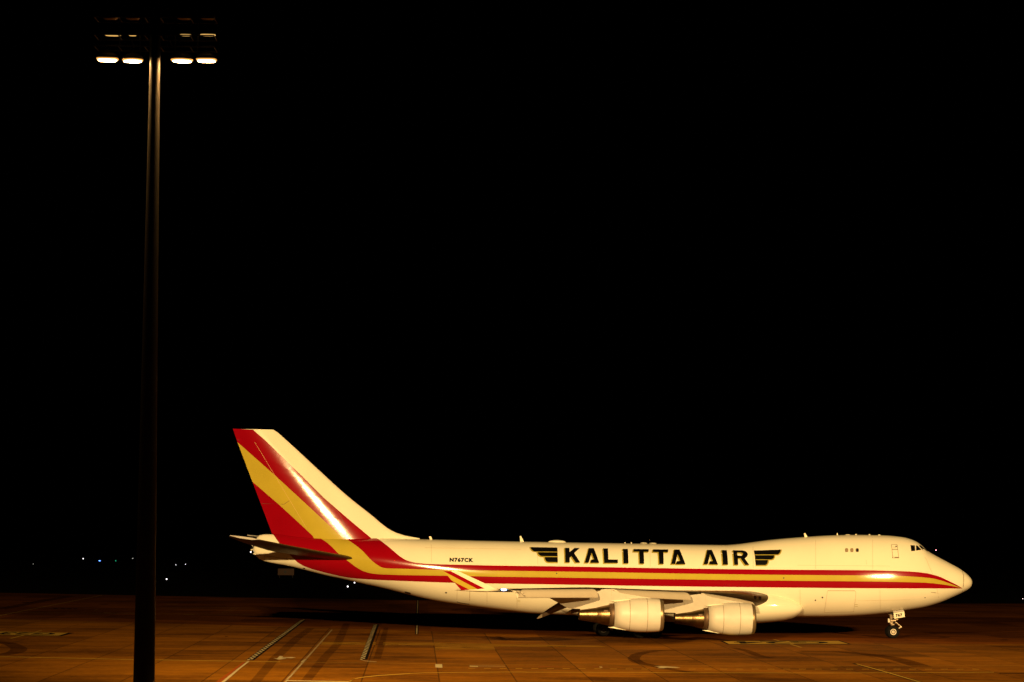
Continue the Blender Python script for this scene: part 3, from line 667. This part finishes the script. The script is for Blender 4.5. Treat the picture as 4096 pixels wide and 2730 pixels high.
for sd, nm in ((-1, 'n'), (1, 'f')):
    mb = MB(); lift_surface(mb, [(sd*a, b, c, d, e, f) for a, b, c, d, e, f in hs], 'stabm', 'stabm')
    st = fixn(mb.build('horizontal_stabilizer', jet), True)
    xL, zL = hs[-1][1], hs[-1][2]
    mb = MB(); mb.prism([(xL+.2, zL-.02), (xL-.4, zL+.12), (xL-1.6, zL+.26), (xL-2.42, zL+.32), (xL-2.42, zL+.28), (xL-1.5, zL+.06), (xL-.4, zL-.07)], sd*10.9, sd*11.12, 'wing')
    mb.build('stabilizer_tip', st)

# ------------------------------------------------------------------ wings
rootz = hit(3078, 2403, -3.3); e3 = hit(2778, 2374.5, -11.2); e4 = hit(2440, 2360, -21.3); tp = hit(1990, 2362, -31)
wsec = [(2.6, rootz[0]+.7, rootz[1]-.02, 14.6, .155, .9), (3.3, rootz[0], rootz[1]+.03, 14.0, .15, .85), (7.0, rootz[0]-3.7*.953, (rootz[1]+e3[1])/2+.05, 11.4, .115, .6), (11.7, rootz[0]-8.4*.953, e3[1]-.03, 9.0, .085, .4),
        (21.2, rootz[0]-17.9*.953, e4[1]-.03, 6.2, .08, .15), (31.0, tp[0]-.25, tp[1]-.06, 3.3, .075, 0)]
def wle(y):
    for a, b in zip(wsec, wsec[1:]):
        if a[0] <= y <= b[0]: t = (y-a[0])/(b[0]-a[0]); return (a[1]+(b[1]-a[1])*t, a[2]+(b[2]-a[2])*t, a[3]+(b[3]-a[3])*t)
c5 = lambda l: cr(l, 1650, 2260, .255)
WL = dict(all=c5([(475, 92), (600, 100), (690, 98), (745, 112), (1150, 300), (1290, 372), (1380, 398), (1170, 415), (765, 402), (650, 270), (610, 243), (545, 165)]),
          r1=c5([(476, 93), (600, 100), (1130, 372), (1020, 382), (560, 140)]), y1=c5([(476, 93), (560, 140), (1020, 382), (892, 390), (650, 268), (610, 243), (545, 165)]), r2=c5([(650, 268), (892, 390), (765, 400)]))
for sd in (-1, 1):
    mb = MB(); fine = []
    for a, b in zip(wsec, wsec[1:]):
        k = 3
        for i in range(k): t = i/k; fine.append((sd*(a[0]+(b[0]-a[0])*t), *[a[q]+(b[q]-a[q])*t for q in range(1, 6)]))
    fine.append((sd*wsec[-1][0], *wsec[-1][1:]))
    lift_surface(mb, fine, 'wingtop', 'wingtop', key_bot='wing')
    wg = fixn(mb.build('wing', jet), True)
    # deployed leading edge flaps
    for (ya, yb, hgt, fw_) in ((5.6, 11.0, .62, .62), (13.0, 20.35, .62, .66), (22.4, 29.6, .66, .60)):
        mb = MB(); rings = []
        for i in range(9):
            t = i/8; y = ya+(yb-ya)*t; x, z, ch = wle(y)
            if ya < 6: h_ = hgt*(1.0-.25*t); q = .8
            else: h_ = hgt*(1-.12*t); q = 1
            if ya == 13.0 and t > .8: h_ *= 1-(t-.8)*1.6
            pr = [(-.25, .10), (.12, .10), (.34*q, .04), (.52*q, -.10), (.62*q, -.30), (.66*q, -h_+.06), (.62*q, -h_), (.55*q, -h_+.03), (.50*q, -.32), (.38*q, -.14), (.1, .0), (-.25, .0)]
            zo = -.44*(1-t)**1.2 if ya < 6 else 0; rings.append([(x+dx*fw_/.62, sd*y, z+dz+zo) for dx, dz in pr])
        mb.rings(rings, 'slat', caps=True); sl = fixn(mb.build('leading_edge_flap', wg))
    # flap track fairings
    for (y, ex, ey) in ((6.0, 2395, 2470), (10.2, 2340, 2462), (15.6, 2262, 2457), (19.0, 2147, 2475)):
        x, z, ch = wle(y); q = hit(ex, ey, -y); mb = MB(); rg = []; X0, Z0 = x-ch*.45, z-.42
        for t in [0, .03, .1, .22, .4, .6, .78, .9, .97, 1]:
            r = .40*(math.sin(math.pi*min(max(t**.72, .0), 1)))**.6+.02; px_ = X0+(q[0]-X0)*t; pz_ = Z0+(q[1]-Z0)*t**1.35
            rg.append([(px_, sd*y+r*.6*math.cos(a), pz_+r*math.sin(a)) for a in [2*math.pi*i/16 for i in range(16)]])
        mb.rings(rg[:8], 'canoe'); mb.rings(rg[7:], 'slat', caps=True); fr = mb.build('flap_track_fairing', wg)  # dark body paints the wing shadow, pale tip the lit end
    # winglet, canted outwards
    def wy(z): return 31.0+max(0, (z-tp[1]))*.42
    def cant(px, py):
        y = -31.2
        for _ in range(4): x, z = hit(px, py, y); y = -wy(z)
        return hit(px, py, y)
    mb = MB(); ou = [cant(*p) for p in WL['all']]; n = len(ou)
    vs = [(x, sd*(wy(z)-.0), z) for x, z in ou]; cx_ = sum(p[0] for p in ou)/n; cz2 = sum(p[1] for p in ou)/n
    inn = [(cx_+(x-cx_)*.9, cz2+(z-cz2)*.9) for x, z in ou]
    A = [(x, sd*(wy(z)+.055), z) for x, z in inn]; B = [(x, sd*(wy(z)-.055), z) for x, z in inn]
    mb.add(vs+A, [(i, (i+1) % n, n+(i+1) % n, n+i) for i in range(n)], 'white'); mb.add(vs+B, [(i, (i+1) % n, n+(i+1) % n, n+i) for i in range(n)], 'white')
    tr = tessellate_polygon([[Vector((x, z, 0)) for x, z in inn]]); mb.add(A, tr, 'white'); mb.add(B, tr, 'white')
    for k_, key in (('r1', 'red'), ('y1', 'yellow'), ('r2', 'red')):
        q = [cant(*p) for p in WL[k_]]; tr = tessellate_polygon([[Vector((x, z, 0)) for x, z in q]])
        mb.add([(x, sd*(wy(z)+.064), z) for x, z in q], tr, key); mb.add([(x, sd*(wy(z)-.064), z) for x, z in q], tr, key)
    mb.build('winglet', wg)
    # wing tip light
    x, z = hit(2016, 2359.5, -31.05); mb = MB()
    rg = [[(x+dx, sd*(31.1+r*math.cos(a)*.8), z+r*.75*math.sin(a)) for a in [2*math.pi*i/12 for i in range(12)]] for dx, r in ((-.28, .04), (-.2, .1), (0, .13), (.18, .09), (.27, .02))]
    mb.rings(rg[:3], 'strobe', caps=True); mb.rings(rg[1:4], 'whitelight'); mb.rings(rg[3:], 'strobe'); mb.build('wingtip_light', wg)
    x, z = hit(2050, 2362, -30.6); mb = MB(); mb.tube((x+.75, sd*30.2, z+.02), (x-.9, sd*31.1, z), .045, .03, 'dark', 8)
    mb.tube((x+.6, sd*29.9, z), (x+.95, sd*29.75, z-.35), .05, .06, 'slat', 8); mb.build('tip_edge_strip', wg)
    # landing lights in the root leading edge
    for px in (2976, 2995):
        xx, zz = hit(px, 2394.5, -4.9 if px == 2976 else -4.5); yy = 4.95 if px == 2976 else 4.4
        mb = MB(); lx, lz, _ = wle(yy); d = Vector((.72, sd*.69, 0)).normalized(); c = Vector((lx-.02, sd*yy, lz+.08))
        mb.tube(c-d*.1, c+d*.05, .17, .17, 'mark_k', 16); mb.build('landing_light', wg)

# ------------------------------------------------------------------ engines
def engine(y, px_lip, py_c):
    xl, zc = hit(px_lip, py_c, y); o = empty('engine', (xl, y, zc), jet)
    mb = MB(); mb.revolve([(.33, 1.385), (.8, 1.44), (1.5, 1.475), (2.2, 1.472), (2.9, 1.41), (3.6, 1.27), (4.25, 1.09), (4.24, 1.04), (3.9, 1.0)], (0, 0, 0), 'pylon')
    for d in (1.45, 2.95):
        r = 1.478 if d == 1.45 else 1.408
        mb.revolve([(d-.018, r-.0), (d, r+.004), (d+.018, r-.0)], (0, 0, 0), 'seam')
    # strakes and latch beam
    for s in (-1, 1):
        mb.add([(-2.9, s*.55, 1.36), (-4.55, s*.5, 1.17), (-4.2, s*.5, 1.10), (-2.9, s*.62, 1.28)], [(0, 1, 2, 3)], 'white')
    mb.add([(-3.2, -.35, -1.33), (-4.75, -.2, -1.10), (-4.1, -.25, -1.03), (-3.2, -.5, -1.26)], [(0, 1, 2, 3)], 'white')
    mb.build('fan_cowl', o)
    mb = MB(); mb.revolve([(1.3, 1.10), (.6, 1.12), (.2, 1.14), (.03, 1.18), (0, 1.22), (.02, 1.27), (.1, 1.325), (.2, 1.36), (.33, 1.386)], (0, 0, 0), 'lip'); mb.build('intake_lip', o)
    mb = MB(); mb.revolve([(1.25, 1.1), (1.3, .34), (1.0, .22), (.85, .02)], (0, 0, 0), 'dark')
    for k in range(24):
        a = 2*math.pi*k/24; rot = Matrix.Rotation(a, 3, 'X'); mb.box(rot@Vector((-1.2, 0, .7)), (.05, .12, .78), 'ring', rot)
    mb.build('fan', o)
    mb = MB(); mb.revolve([(4.0, 1.0), (4.3, .99), (4.66, .965), (4.67, .90)], (0, 0, 0), 'ring'); mb.build('fan_duct', o)
    mb = MB(); mb.revolve([(4.5, .93), (4.9, .875), (5.3, .78), (5.70, .685), (5.74, .665)], (0, 0, -.05), 'hot')
    mb.box((-5.0, -.80, .30), (.35, .06, .16), 'ring'); mb.build('core_cowl', o)
    mb = MB(); mb.revolve([(5.72, .675), (5.80, .66), (6.5, .565), (7.2, .47), (7.28, .455), (7.26, .42), (6.8, .40)], (0, 0, -.06), 'hot')
    mb.revolve([(6.7, .41), (7.2, .22), (7.45, .02)], (0, 0, -.06), 'dark'); mb.build('exhaust_nozzle', o)
    # pylon outline relative to the lip (metres aft, metres up)
    P0 = [(2184, 2386), (2274, 2434), (2320, 2436), (2320, 2444), (2386, 2433), (2437, 2420), (2500, 2402), (2605, 2396), (2600, 2392), (2520, 2379), (2476, 2371), (2452, 2364), (2442, 2357.5), (2421, 2357), (2380, 2362), (2300, 2366)]
    L0 = hit(2652, 2462, -21.2); P = [(lambda q: (q[0]-L0[0], q[1]-L0[1]))(hit(*p, -21.2)) for p in P0]
    sh = {True: 0.0, False: .0}[abs(y) > 15]
    mb = MB(); wdt = .24; n = len(P)
    mb.prism(P, -wdt, wdt, 'pylonside')
    for a, b in (((2370, 2366), (2371, 2400)), ((2444, 2360), (2447, 2384)), ((2503, 2377), (2503, 2400)), ((2357, 2370), (2357, 2412))):
        pa = hit(*a, -21.2); pb = hit(*b, -21.2)
        for s in (-1, 1): mb.box(((pa[0]+pb[0])/2-L0[0], s*(wdt+.002), (pa[1]+pb[1])/2-L0[1]), (.025, .004, abs(pa[1]-pb[1])), 'faint')
    mb.box((-7.7, 0, .62), (.9, .40, .2), 'wing')
    mb.build('pylon', o)
    return o
engine(-21.2, 2652, 2462); engine(-11.7, 3018, 2477)
a = hit(2652, 2462, -21.2); b = hit(3018, 2477, -11.7)
for y in (11.7, 21.2):                            # far side engines mirror the near ones
    src = [o for o in jet.children if o.name.startswith('engine')][1 if y < 15 else 0]
    c = src.copy(); C.objects.link(c); c.parent = jet; c.location = (src.location.x, y, src.location.z)
    for ch in list(src.children): d = ch.copy(); C.objects.link(d); d.parent = c

# ------------------------------------------------------------------ landing gear
def wheel_mesh(r=.61, wd=.46, rim=.28, spokes=True, rk='rim'):
    mb = MB(); h = wd/2
    mb.revolve([(-h*.72, rim), (-h*.95, rim+.06), (-h, r*.78), (-h*.86, r*.93), (-h*.5, r*.99), (0, r), (h*.5, r*.99), (h*.86, r*.93), (h, r*.78), (h*.95, rim+.06), (h*.72, rim)], (0, 0, 0), 'tyre', 'y', 36)
    for s in (-1, 1):
        mb.revolve([(s*h*.76, rim+.01), (s*h*.80, rim-.01), (s*h*.74, rim-.05), (s*h*.55, rim-.06), (s*h*.5, .12), (s*h*.62, .10), (s*h*.7, .02)], (0, 0, 0), rk, 'y', 28)
        if spokes:
            for k in range(14):
                a = 2*math.pi*k/14; c, q = math.cos(a), math.sin(a)
                mb.tube((c*.185, s*h*.56, q*.185), (c*.185, s*h*.64, q*.185), .040, .040, 'mark_k', 8)
    return mb
WD = fixn(wheel_mesh(rk='rimdark').build('wheel', None)); wheel_dark = WD.data; bpy.data.objects.remove(WD)
WM = fixn(wheel_mesh().build('wheel', None)); wheel_me = WM.data; bpy.data.objects.remove(WM)
def wheel(parent, loc, s=1.0, me=None):
    o = bpy.data.objects.new('wheel', me or wheel_me); C.objects.link(o); o.parent = parent; o.location = loc; o.scale = (s, s, s); return o
xw = hit(3574.7, 2532.6, -.75)[0]; zg = PIT*xw          # local ground height under the nose wheel
G = MB()
G.tube((xw, 0, zg+.62), (xw-.05, 0, zg+1.35), .10, .10, 'strut'); G.tube((xw-.05, 0, zg+1.3), (xw-.14, 0, zg+3.2), .17, .18, 'strut')
G.tube((xw, -.62, zg+.61), (xw, .62, zg+.61), .06, .06, 'strut')
G.tube((xw+.22, -.1, zg+1.60), (xw+.85, -.1, zg+1.08), .05, .07, 'strut'); G.tube((xw+.85, -.1, zg+1.08), (xw+.5, -.1, zg+.86), .07, .05, 'slat')
G.tube((xw+.85, -.16, zg+1.08), (xw+.85, .16, zg+1.08), .06, .06, 'strut')
G.tube((xw-.25, -.28, zg+1.62), (xw+.3, -.28, zg+1.7), .11, .1, 'strut'); G.tube((xw-.35, -.25, zg+1.5), (xw-.4, -.25, zg+1.85), .11, .08, 'rim')
G.box((xw+.38, -.26, zg+1.95), (.22, .16, .42), 'rim'); G.tube((xw+.38, -.36, zg+1.82), (xw+.38, -.28, zg+1.82), .1, .1, 'hot')
G.tube((xw-.2, -.1, zg+1.4), (xw+.5, -.1, zg+2.9), .05, .05, 'strut'); G.tube((xw+.1, .2, zg+1.9), (xw-1.3, .2, zg+3.2), .06, .06, 'strut')
G.tube((xw-.1, -.2, zg+1.25), (xw+.15, -.2, zg+1.28), .08, .08, 'strut'); G.box((xw-.1, -.05, zg+2.4), (.25, .5, .3), 'dark')
ng = G.build('nose_landing_gear', jet)
for y in (-.46, .46): wheel(ng, (xw, y, zg+.61))
mb = MB(); yy = -1.0
q = [hit(*p, yy) for p in [(3574, 2453.4), (3616.6, 2447), (3619.3, 2468.9), (3577.4, 2475.8)]]; mb.prism(q, yy-.03, yy+.03, 'white')
q2 = [hit(*p, yy) for p in [(3571.8, 2446), (3613.7, 2440), (3616.4, 2446.4), (3574, 2452.6)]]; mb.prism(q2, yy+.0, yy+.07, 'wing')
text_decal(mb, '767', [(3581.5, 2456.8), (3608.5, 2453.3), (3609.8, 2466.0), (3582.8, 2469.5)], None, 'black', .045, bold=.06, y=yy-.0)
mb.build('gear_door', ng)
def bogie(xc, y, rows=.75, sp=.56):
    zg = PIT*xc; G = MB(); G.tube((xc-rows, y, zg+.62), (xc+rows, y, zg+.62), .12, .12, 'strut'); G.tube((xc, y, zg+.62), (xc-.1, y*.93, 3.6), .17, .2, 'strut')
    G.tube((xc, y, zg+1.4), (xc+1.4, y*.9, 3.2), .07, .07, 'strut')
    for s in (-1, 1): G.tube((xc+s*rows, y-sp, zg+.62), (xc+s*rows, y+sp, zg+.62), .07, .07, 'strut')
    if y > -3 and y < 0: G.box((xc-1.3, y, zg+1.45), (.9, .1, .12), 'redtag')
    g = G.build('main_landing_gear', jet)
    for s in (-1, 1):
        for t in (-1, 1): wheel(g, (xc+s*rows, y+t*sp, zg+.625), 1.02, wheel_dark)
xbg = (hit(2414, 2533, -2.5)[0]+hit(2477, 2535, -2.5)[0])/2; xwg = (hit(2562, 2535, -6.1)[0]+hit(2618, 2535, -6.1)[0])/2
for s in (-1, 1): bogie(xbg, s*1.95); bogie(xwg, s*5.5)

# ------------------------------------------------------------------ antennas, radomes, tail fittings
for pl in ([(1716, 2146.3), (1724.7, 2147), (1729, 2159), (1719, 2159)], [(2079, 2145), (2084, 2145), (2096, 2168), (2081, 2170)], [(3215.5, 2134), (3221, 2134), (3232, 2151), (3219, 2153)]):
    mb = MB(); mb.prism([hit(*p, 0) for p in pl], -.05, .05, 'white'); mb.build('blade_antenna', jet)
for cx, cy, rx, rz in ((2228, 2170, .86, .22), (2575, 2174.5, .35, .1), (2612, 2175.5, .36, .1), (3391, 2141.5, .26, .09), (3424, 2141.3, .1, .12), (3478, 2141.4, .1, .1), (3517, 2142.4, .13, .1), (3349, 2141, .07, .2), (2500, 2173.5, .06, .1), (2525, 2174, .06, .1)):
    x, z = hit(cx, cy, 0); mb = MB(); R = []
    for i in range(9):
        a = math.pi/2*i/8; R.append([(x+rx*math.cos(a)*math.cos(b), min(rx, .4)*math.cos(a)*math.sin(b), z+rz*math.sin(a)) for b in [2*math.pi*k/20 for k in range(20)]])
    mb.rings(R, 'white', caps=True); mb.build('antenna_fairing' if rx > .3 else 'antenna_stub', jet)
mb = MB(); x, z = hit(1013, 2188, 0); mb.tube((x+.4, 0, z), (x-.1, 0, z+.02), .27, .24, 'dark', 18); mb.build('exhaust_outlet', jet)
for a, b, r in (((1010, 2198), (1004, 2202), .06), ((1014, 2215), (1020, 2218), .07), ((1012, 2179), (1009, 2184), .06)):
    mb = MB(); pa = hit(*a, -.2); pb = hit(*b, -.2); mb.tube((pa[0], -.2, pa[1]), (pb[0], -.2, pb[1]), r, r, 'white', 10); mb.build('tail_fitting', jet)
x, z = hit(1003.5, 2209, 0); mb = MB(); mb.tube((x-.05, -.1, z), (x+.05, -.1, z), .055, .055, 'whitelight', 12); mb.build('tail_light', jet)
pl = [hit(*p, -.1) for p in [(1150, 2264), (1156, 2258), (1162, 2259), (1158, 2265)]]; mb = MB(); mb.prism(pl, -.15, -.05, 'white'); mb.build('drain_mast', jet)

# ================================================================== FLOODLIGHT MASTS
def mast(Y=100.0):
    top = atY(620, 228, Y); mid = atY(597, 1365, Y); bot = atY(576, 2730, Y)
    # pole axis through the bearings, carried on to the ground
    dxz = (top[0]-bot[0])/(top[2]-bot[2]); bx = bot[0]-dxz*bot[2]
    root = empty('floodlight_mast', (bx, Y, 0))
    def rel(px, py, dy=0): p = atY(px, py, Y+dy); return Vector((p[0]-bx, dy, p[2]))
    zt_ = top[2]; n = 24; R = []
    hts = [0, .35, .36, 4, 10, 18, 25, zt_+.2, zt_+2.0]
    def rad(z):
        a = (85.5/2/FPX*Y); b = (41/2/FPX*Y); return a+(b-a)*(z-bot[2])/(top[2]-bot[2])
    for z in hts:
        r = rad(min(z, zt_)) if z > .352 else .85
        
        R.append([(dxz*z+r*math.cos(2*math.pi*i/n), r*math.sin(2*math.pi*i/n), z) for i in range(n)])
    mb = MB(); mb.rings(R[:-1], 'pole', caps=True); mb.build('pole', root)
    mb = MB(); mb.tube((dxz*zt_, 0, zt_-.05), (dxz*(zt_+2.6), 0, zt_+2.6), rad(zt_)*1.12, rad(zt_)*1.12, 'house', 24); mb.build('head_collar', root)
    tiers = [(196, 1.9), (151, 1.7), (80, 1.6)]
    for yy_, _ in tiers:
        a = rel(385, yy_-2); b = rel(862, yy_+3); mb = MB()
        for dy in (-.55, .55):
            mb.tube(a+Vector((0, dy, 0)), b+Vector((0, dy, 0)), .03, .03, 'house', 8)
        for t in (0, .2, .42, .55, .8, 1): p = a.lerp(b, t); mb.tube(p+Vector((0, -.55, 0)), p+Vector((0, .55, 0)), .025, .025, 'house', 8)
        mb.build('crossbar', root)
    for px in (478, 560, 700, 790):
        mb = MB(); mb.tube(rel(px, 215), rel(px+3, 62), .03, .03, 'house', 6); mb.build('hanger_rod', root)
    for a, b in (((528, 165), (536, 190)), ((680, 165), (690, 190))):
        mb = MB(); mb.tube(rel(*a, -.5), rel(*b, -.5), .03, .03, 'canoe', 6); mb.build('brace', root)
    def flood(px, py, wpx, lit, yaw=0, dy=.0, tilt=0, wide=.8, round_=0):
        c = rel(px, py, dy); wd = wpx*Y/FPX; e = empty('floodlight', c, root); e.rotation_euler = (tilt, 0, yaw)
        # rounded bowl lens below, tapered housing above
        n = 24; R = []
        pw = .55 if not round_ else 1.0
        def ring(s, z): return [(s*wd/2*math.copysign(abs(math.cos(a))**pw, math.cos(a)), s*wide/2*math.copysign(abs(math.sin(a))**pw, math.sin(a)), z) for a in [2*math.pi*i/n for i in range(n)]]
        fl = .35 if lit == 2 else 1.0; mb = MB(); k1 = ('lampglass', 'lens', 'spillglow')[lit]
        mb.rings([ring(1.04, .01), ring(1.03, -.02*fl), ring(.97, -.035*fl)], 'lensrim' if lit == 1 else k1, caps=True)
        mb.rings([ring(.975, -.03*fl), ring(.93, -.055*fl), ring(.85, -.073*fl)], 'lenswarm' if lit == 1 else k1)
        mb.rings([ring(.84, -.075*fl), ring(.7, -.09*fl), ring(.4, -.10*fl), ring(.05, -.103*fl)], k1, caps=True); mb.build('lens', e)
        mb = MB(); mb.rings([ring(1.04, 0.005), ring(1.05, .05), ring(.92, .16), ring(.55, .26), ring(.3, .30)], 'house', caps=True)
        mb.tube((0, 0, .28), (0, -.0, .42), .04, .04, 'house', 8); mb.build('lamp_housing', e)
        return c
    lits = [flood(430, 236, 86, 1, .05, .45, 0, .62), flood(531, 240, 84, 1, -.1, .45, 0, .68, 1), flood(728, 240, 88, 1, .1, .45, 0, .68, 1), flood(826, 239, 80, 1, -.05, .45, 0, .62)]
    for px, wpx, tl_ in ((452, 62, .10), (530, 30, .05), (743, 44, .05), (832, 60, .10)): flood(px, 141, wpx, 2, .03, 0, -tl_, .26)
    for px in (440, 530, 735, 830): flood(px, 70, 60, 0, 0, 0, 0, .6)
    mb = MB(); c = rel(672, 40); mb.tube(c+Vector((0, 0, -1.2)), c, .02, .02, 'house', 6); mb.tube(c, c+Vector((0, 0, .08)), .04, .04, 'lampglass', 8); mb.build('glint_rod', root)  # rod with pale tip added to stand for a fixture's glint
    return root, lits
def lamps(root, lits, aim, watt):
    for c in lits:
        l = bpy.data.lights.new('flood_beam', 'SPOT'); l.energy = watt; l.color = LAMP_COL; l.spot_size = math.radians(80); l.spot_blend = 1.0; l.shadow_soft_size = .28
        o = bpy.data.objects.new('flood_beam', l); C.objects.link(o); o.parent = root; p = c+Vector((0, .12, -.35)); o.location = p
        wp = Vector(root.location)+p; o.rotation_euler = (Vector(aim)-wp).to_track_quat('-Z', 'Y').to_euler()
m1, l1 = mast(100.0)
tag(m1, 'tall dark tapered floodlight mast with four glowing lamps in front of the apron', 'floodlight mast', 'floodlight masts along the apron')
m2 = m1.copy(); C.objects.link(m2); m2.location = (83.0, 100.0, 0)
tag(m2, 'tall floodlight mast standing beyond the right edge of the photo', 'floodlight mast', 'floodlight masts along the apron')
for ch in list(m1.children):
    d = ch.copy(); C.objects.link(d); d.parent = m2
    for g in list(ch.children): q = g.copy(); C.objects.link(q); q.parent = d
lamps(m1, l1, AIM[0], SPOT_W[0]/4); lamps(m2, l1, AIM[1], SPOT_W[1]/4)

# ================================================================== FAR LIGHTS AND SIGN
def edge_light(px, py, rpx, key, label, post=.5, dist=None, name='airfield_light', group='small lights out on the dark airfield', sc_=(1, 1)):
    if dist is None:
        g = gnd(px, py+rpx+2); X, Y = g
    else: Y = dist
    p = atY(px, py, Y); r = rpx*Y/FPX
    e = empty(name, (p[0], Y, 0)); tag(e, label, 'light', group)
    mb = MB(); R = []
    for i in range(7):
        a = -math.pi/2+math.pi*i/6; R.append([(r*sc_[0]*math.cos(a)*math.cos(b)+.0, r*math.cos(a)*math.sin(b), p[2]+r*sc_[1]*math.sin(a)) for b in [2*math.pi*k/14 for k in range(14)]])
    mb.rings(R, key); mb.build('lamp', e)
    mb = MB(); mb.tube((0, 0, 0), (0, 0, max(.05, p[2]-r)), max(.03, r*.25), max(.03, r*.2), 'house', 8); mb.build('post', e)
edge_light(666.5, 2317.5, 2.7, 'whitelight', 'bright white airfield light just right of the mast pole')
edge_light(1391, 2347, 3.0, 'whitelight', 'white airfield light under the tail, lower and larger of two')
edge_light(1418, 2331.5, 2.5, 'whitelight', 'white airfield light touching the rear belly outline, upper of two')
edge_light(703.5, 2260.5, 1.2, 'whitelight', 'tiny white light, left of the pair right of the mast pole')
edge_light(742, 2258, 1.2, 'whitelight', 'tiny white light, right of the pair right of the mast pole')
edge_light(333, 2235.5, 1.6, 'whitelight', 'white light with a short tail below, far left on the dark horizon', sc_=(1, 1.6))
edge_light(399, 2244, 1.8, 'bluelight', 'flat blue light on the dark horizon left of the mast pole', sc_=(2.4, .8))
edge_light(463, 2244, 1.6, 'greenlight', 'faint green light on the dark horizon left of the mast pole')
edge_light(531, 2234.5, 1.4, 'faintlight', 'very faint twin dot of light just left of the mast pole', sc_=(1.6, .8))
edge_light(133, 2257, 1.0, 'faintlight', 'faintest white dot at the far left of the horizon')
edge_light(3744, 2201.5, 1.4, 'pinklight', 'tiny pink light above and right of the aircraft nose')
edge_light(4091, 2396, 1.3, 'whitelight', 'small white light at the right edge above the apron edge')
sx0 = gnd(1144, 2312); Ys = sx0[1]
a = atY(1112, 2275, Ys); b = atY(1176, 2302, Ys); e = empty('airfield_sign', (sx0[0], Ys, 0))
tag(e, 'dim brown rectangular sign board standing on the grass behind the tail', 'sign')
mb = MB(); mb.box(((a[0]+b[0])/2-sx0[0], 0, (a[2]+b[2])/2), (b[0]-a[0], .3, a[2]-b[2]), 'signp')
mb.tube(((a[0]+b[0])/2-sx0[0]-.15, -.18, (a[2]+b[2])/2), ((a[0]+b[0])/2-sx0[0]-.15, -.14, (a[2]+b[2])/2), .28, .28, 'dark', 16); mb.build('sign_panel', e)
for s in (-1, 1):
    mb = MB(); mb.tube((s*(b[0]-a[0])*.4, 0, 0), (s*(b[0]-a[0])*.4, 0, b[2]+.1), .06, .06, 'house', 8); mb.build('leg', e)
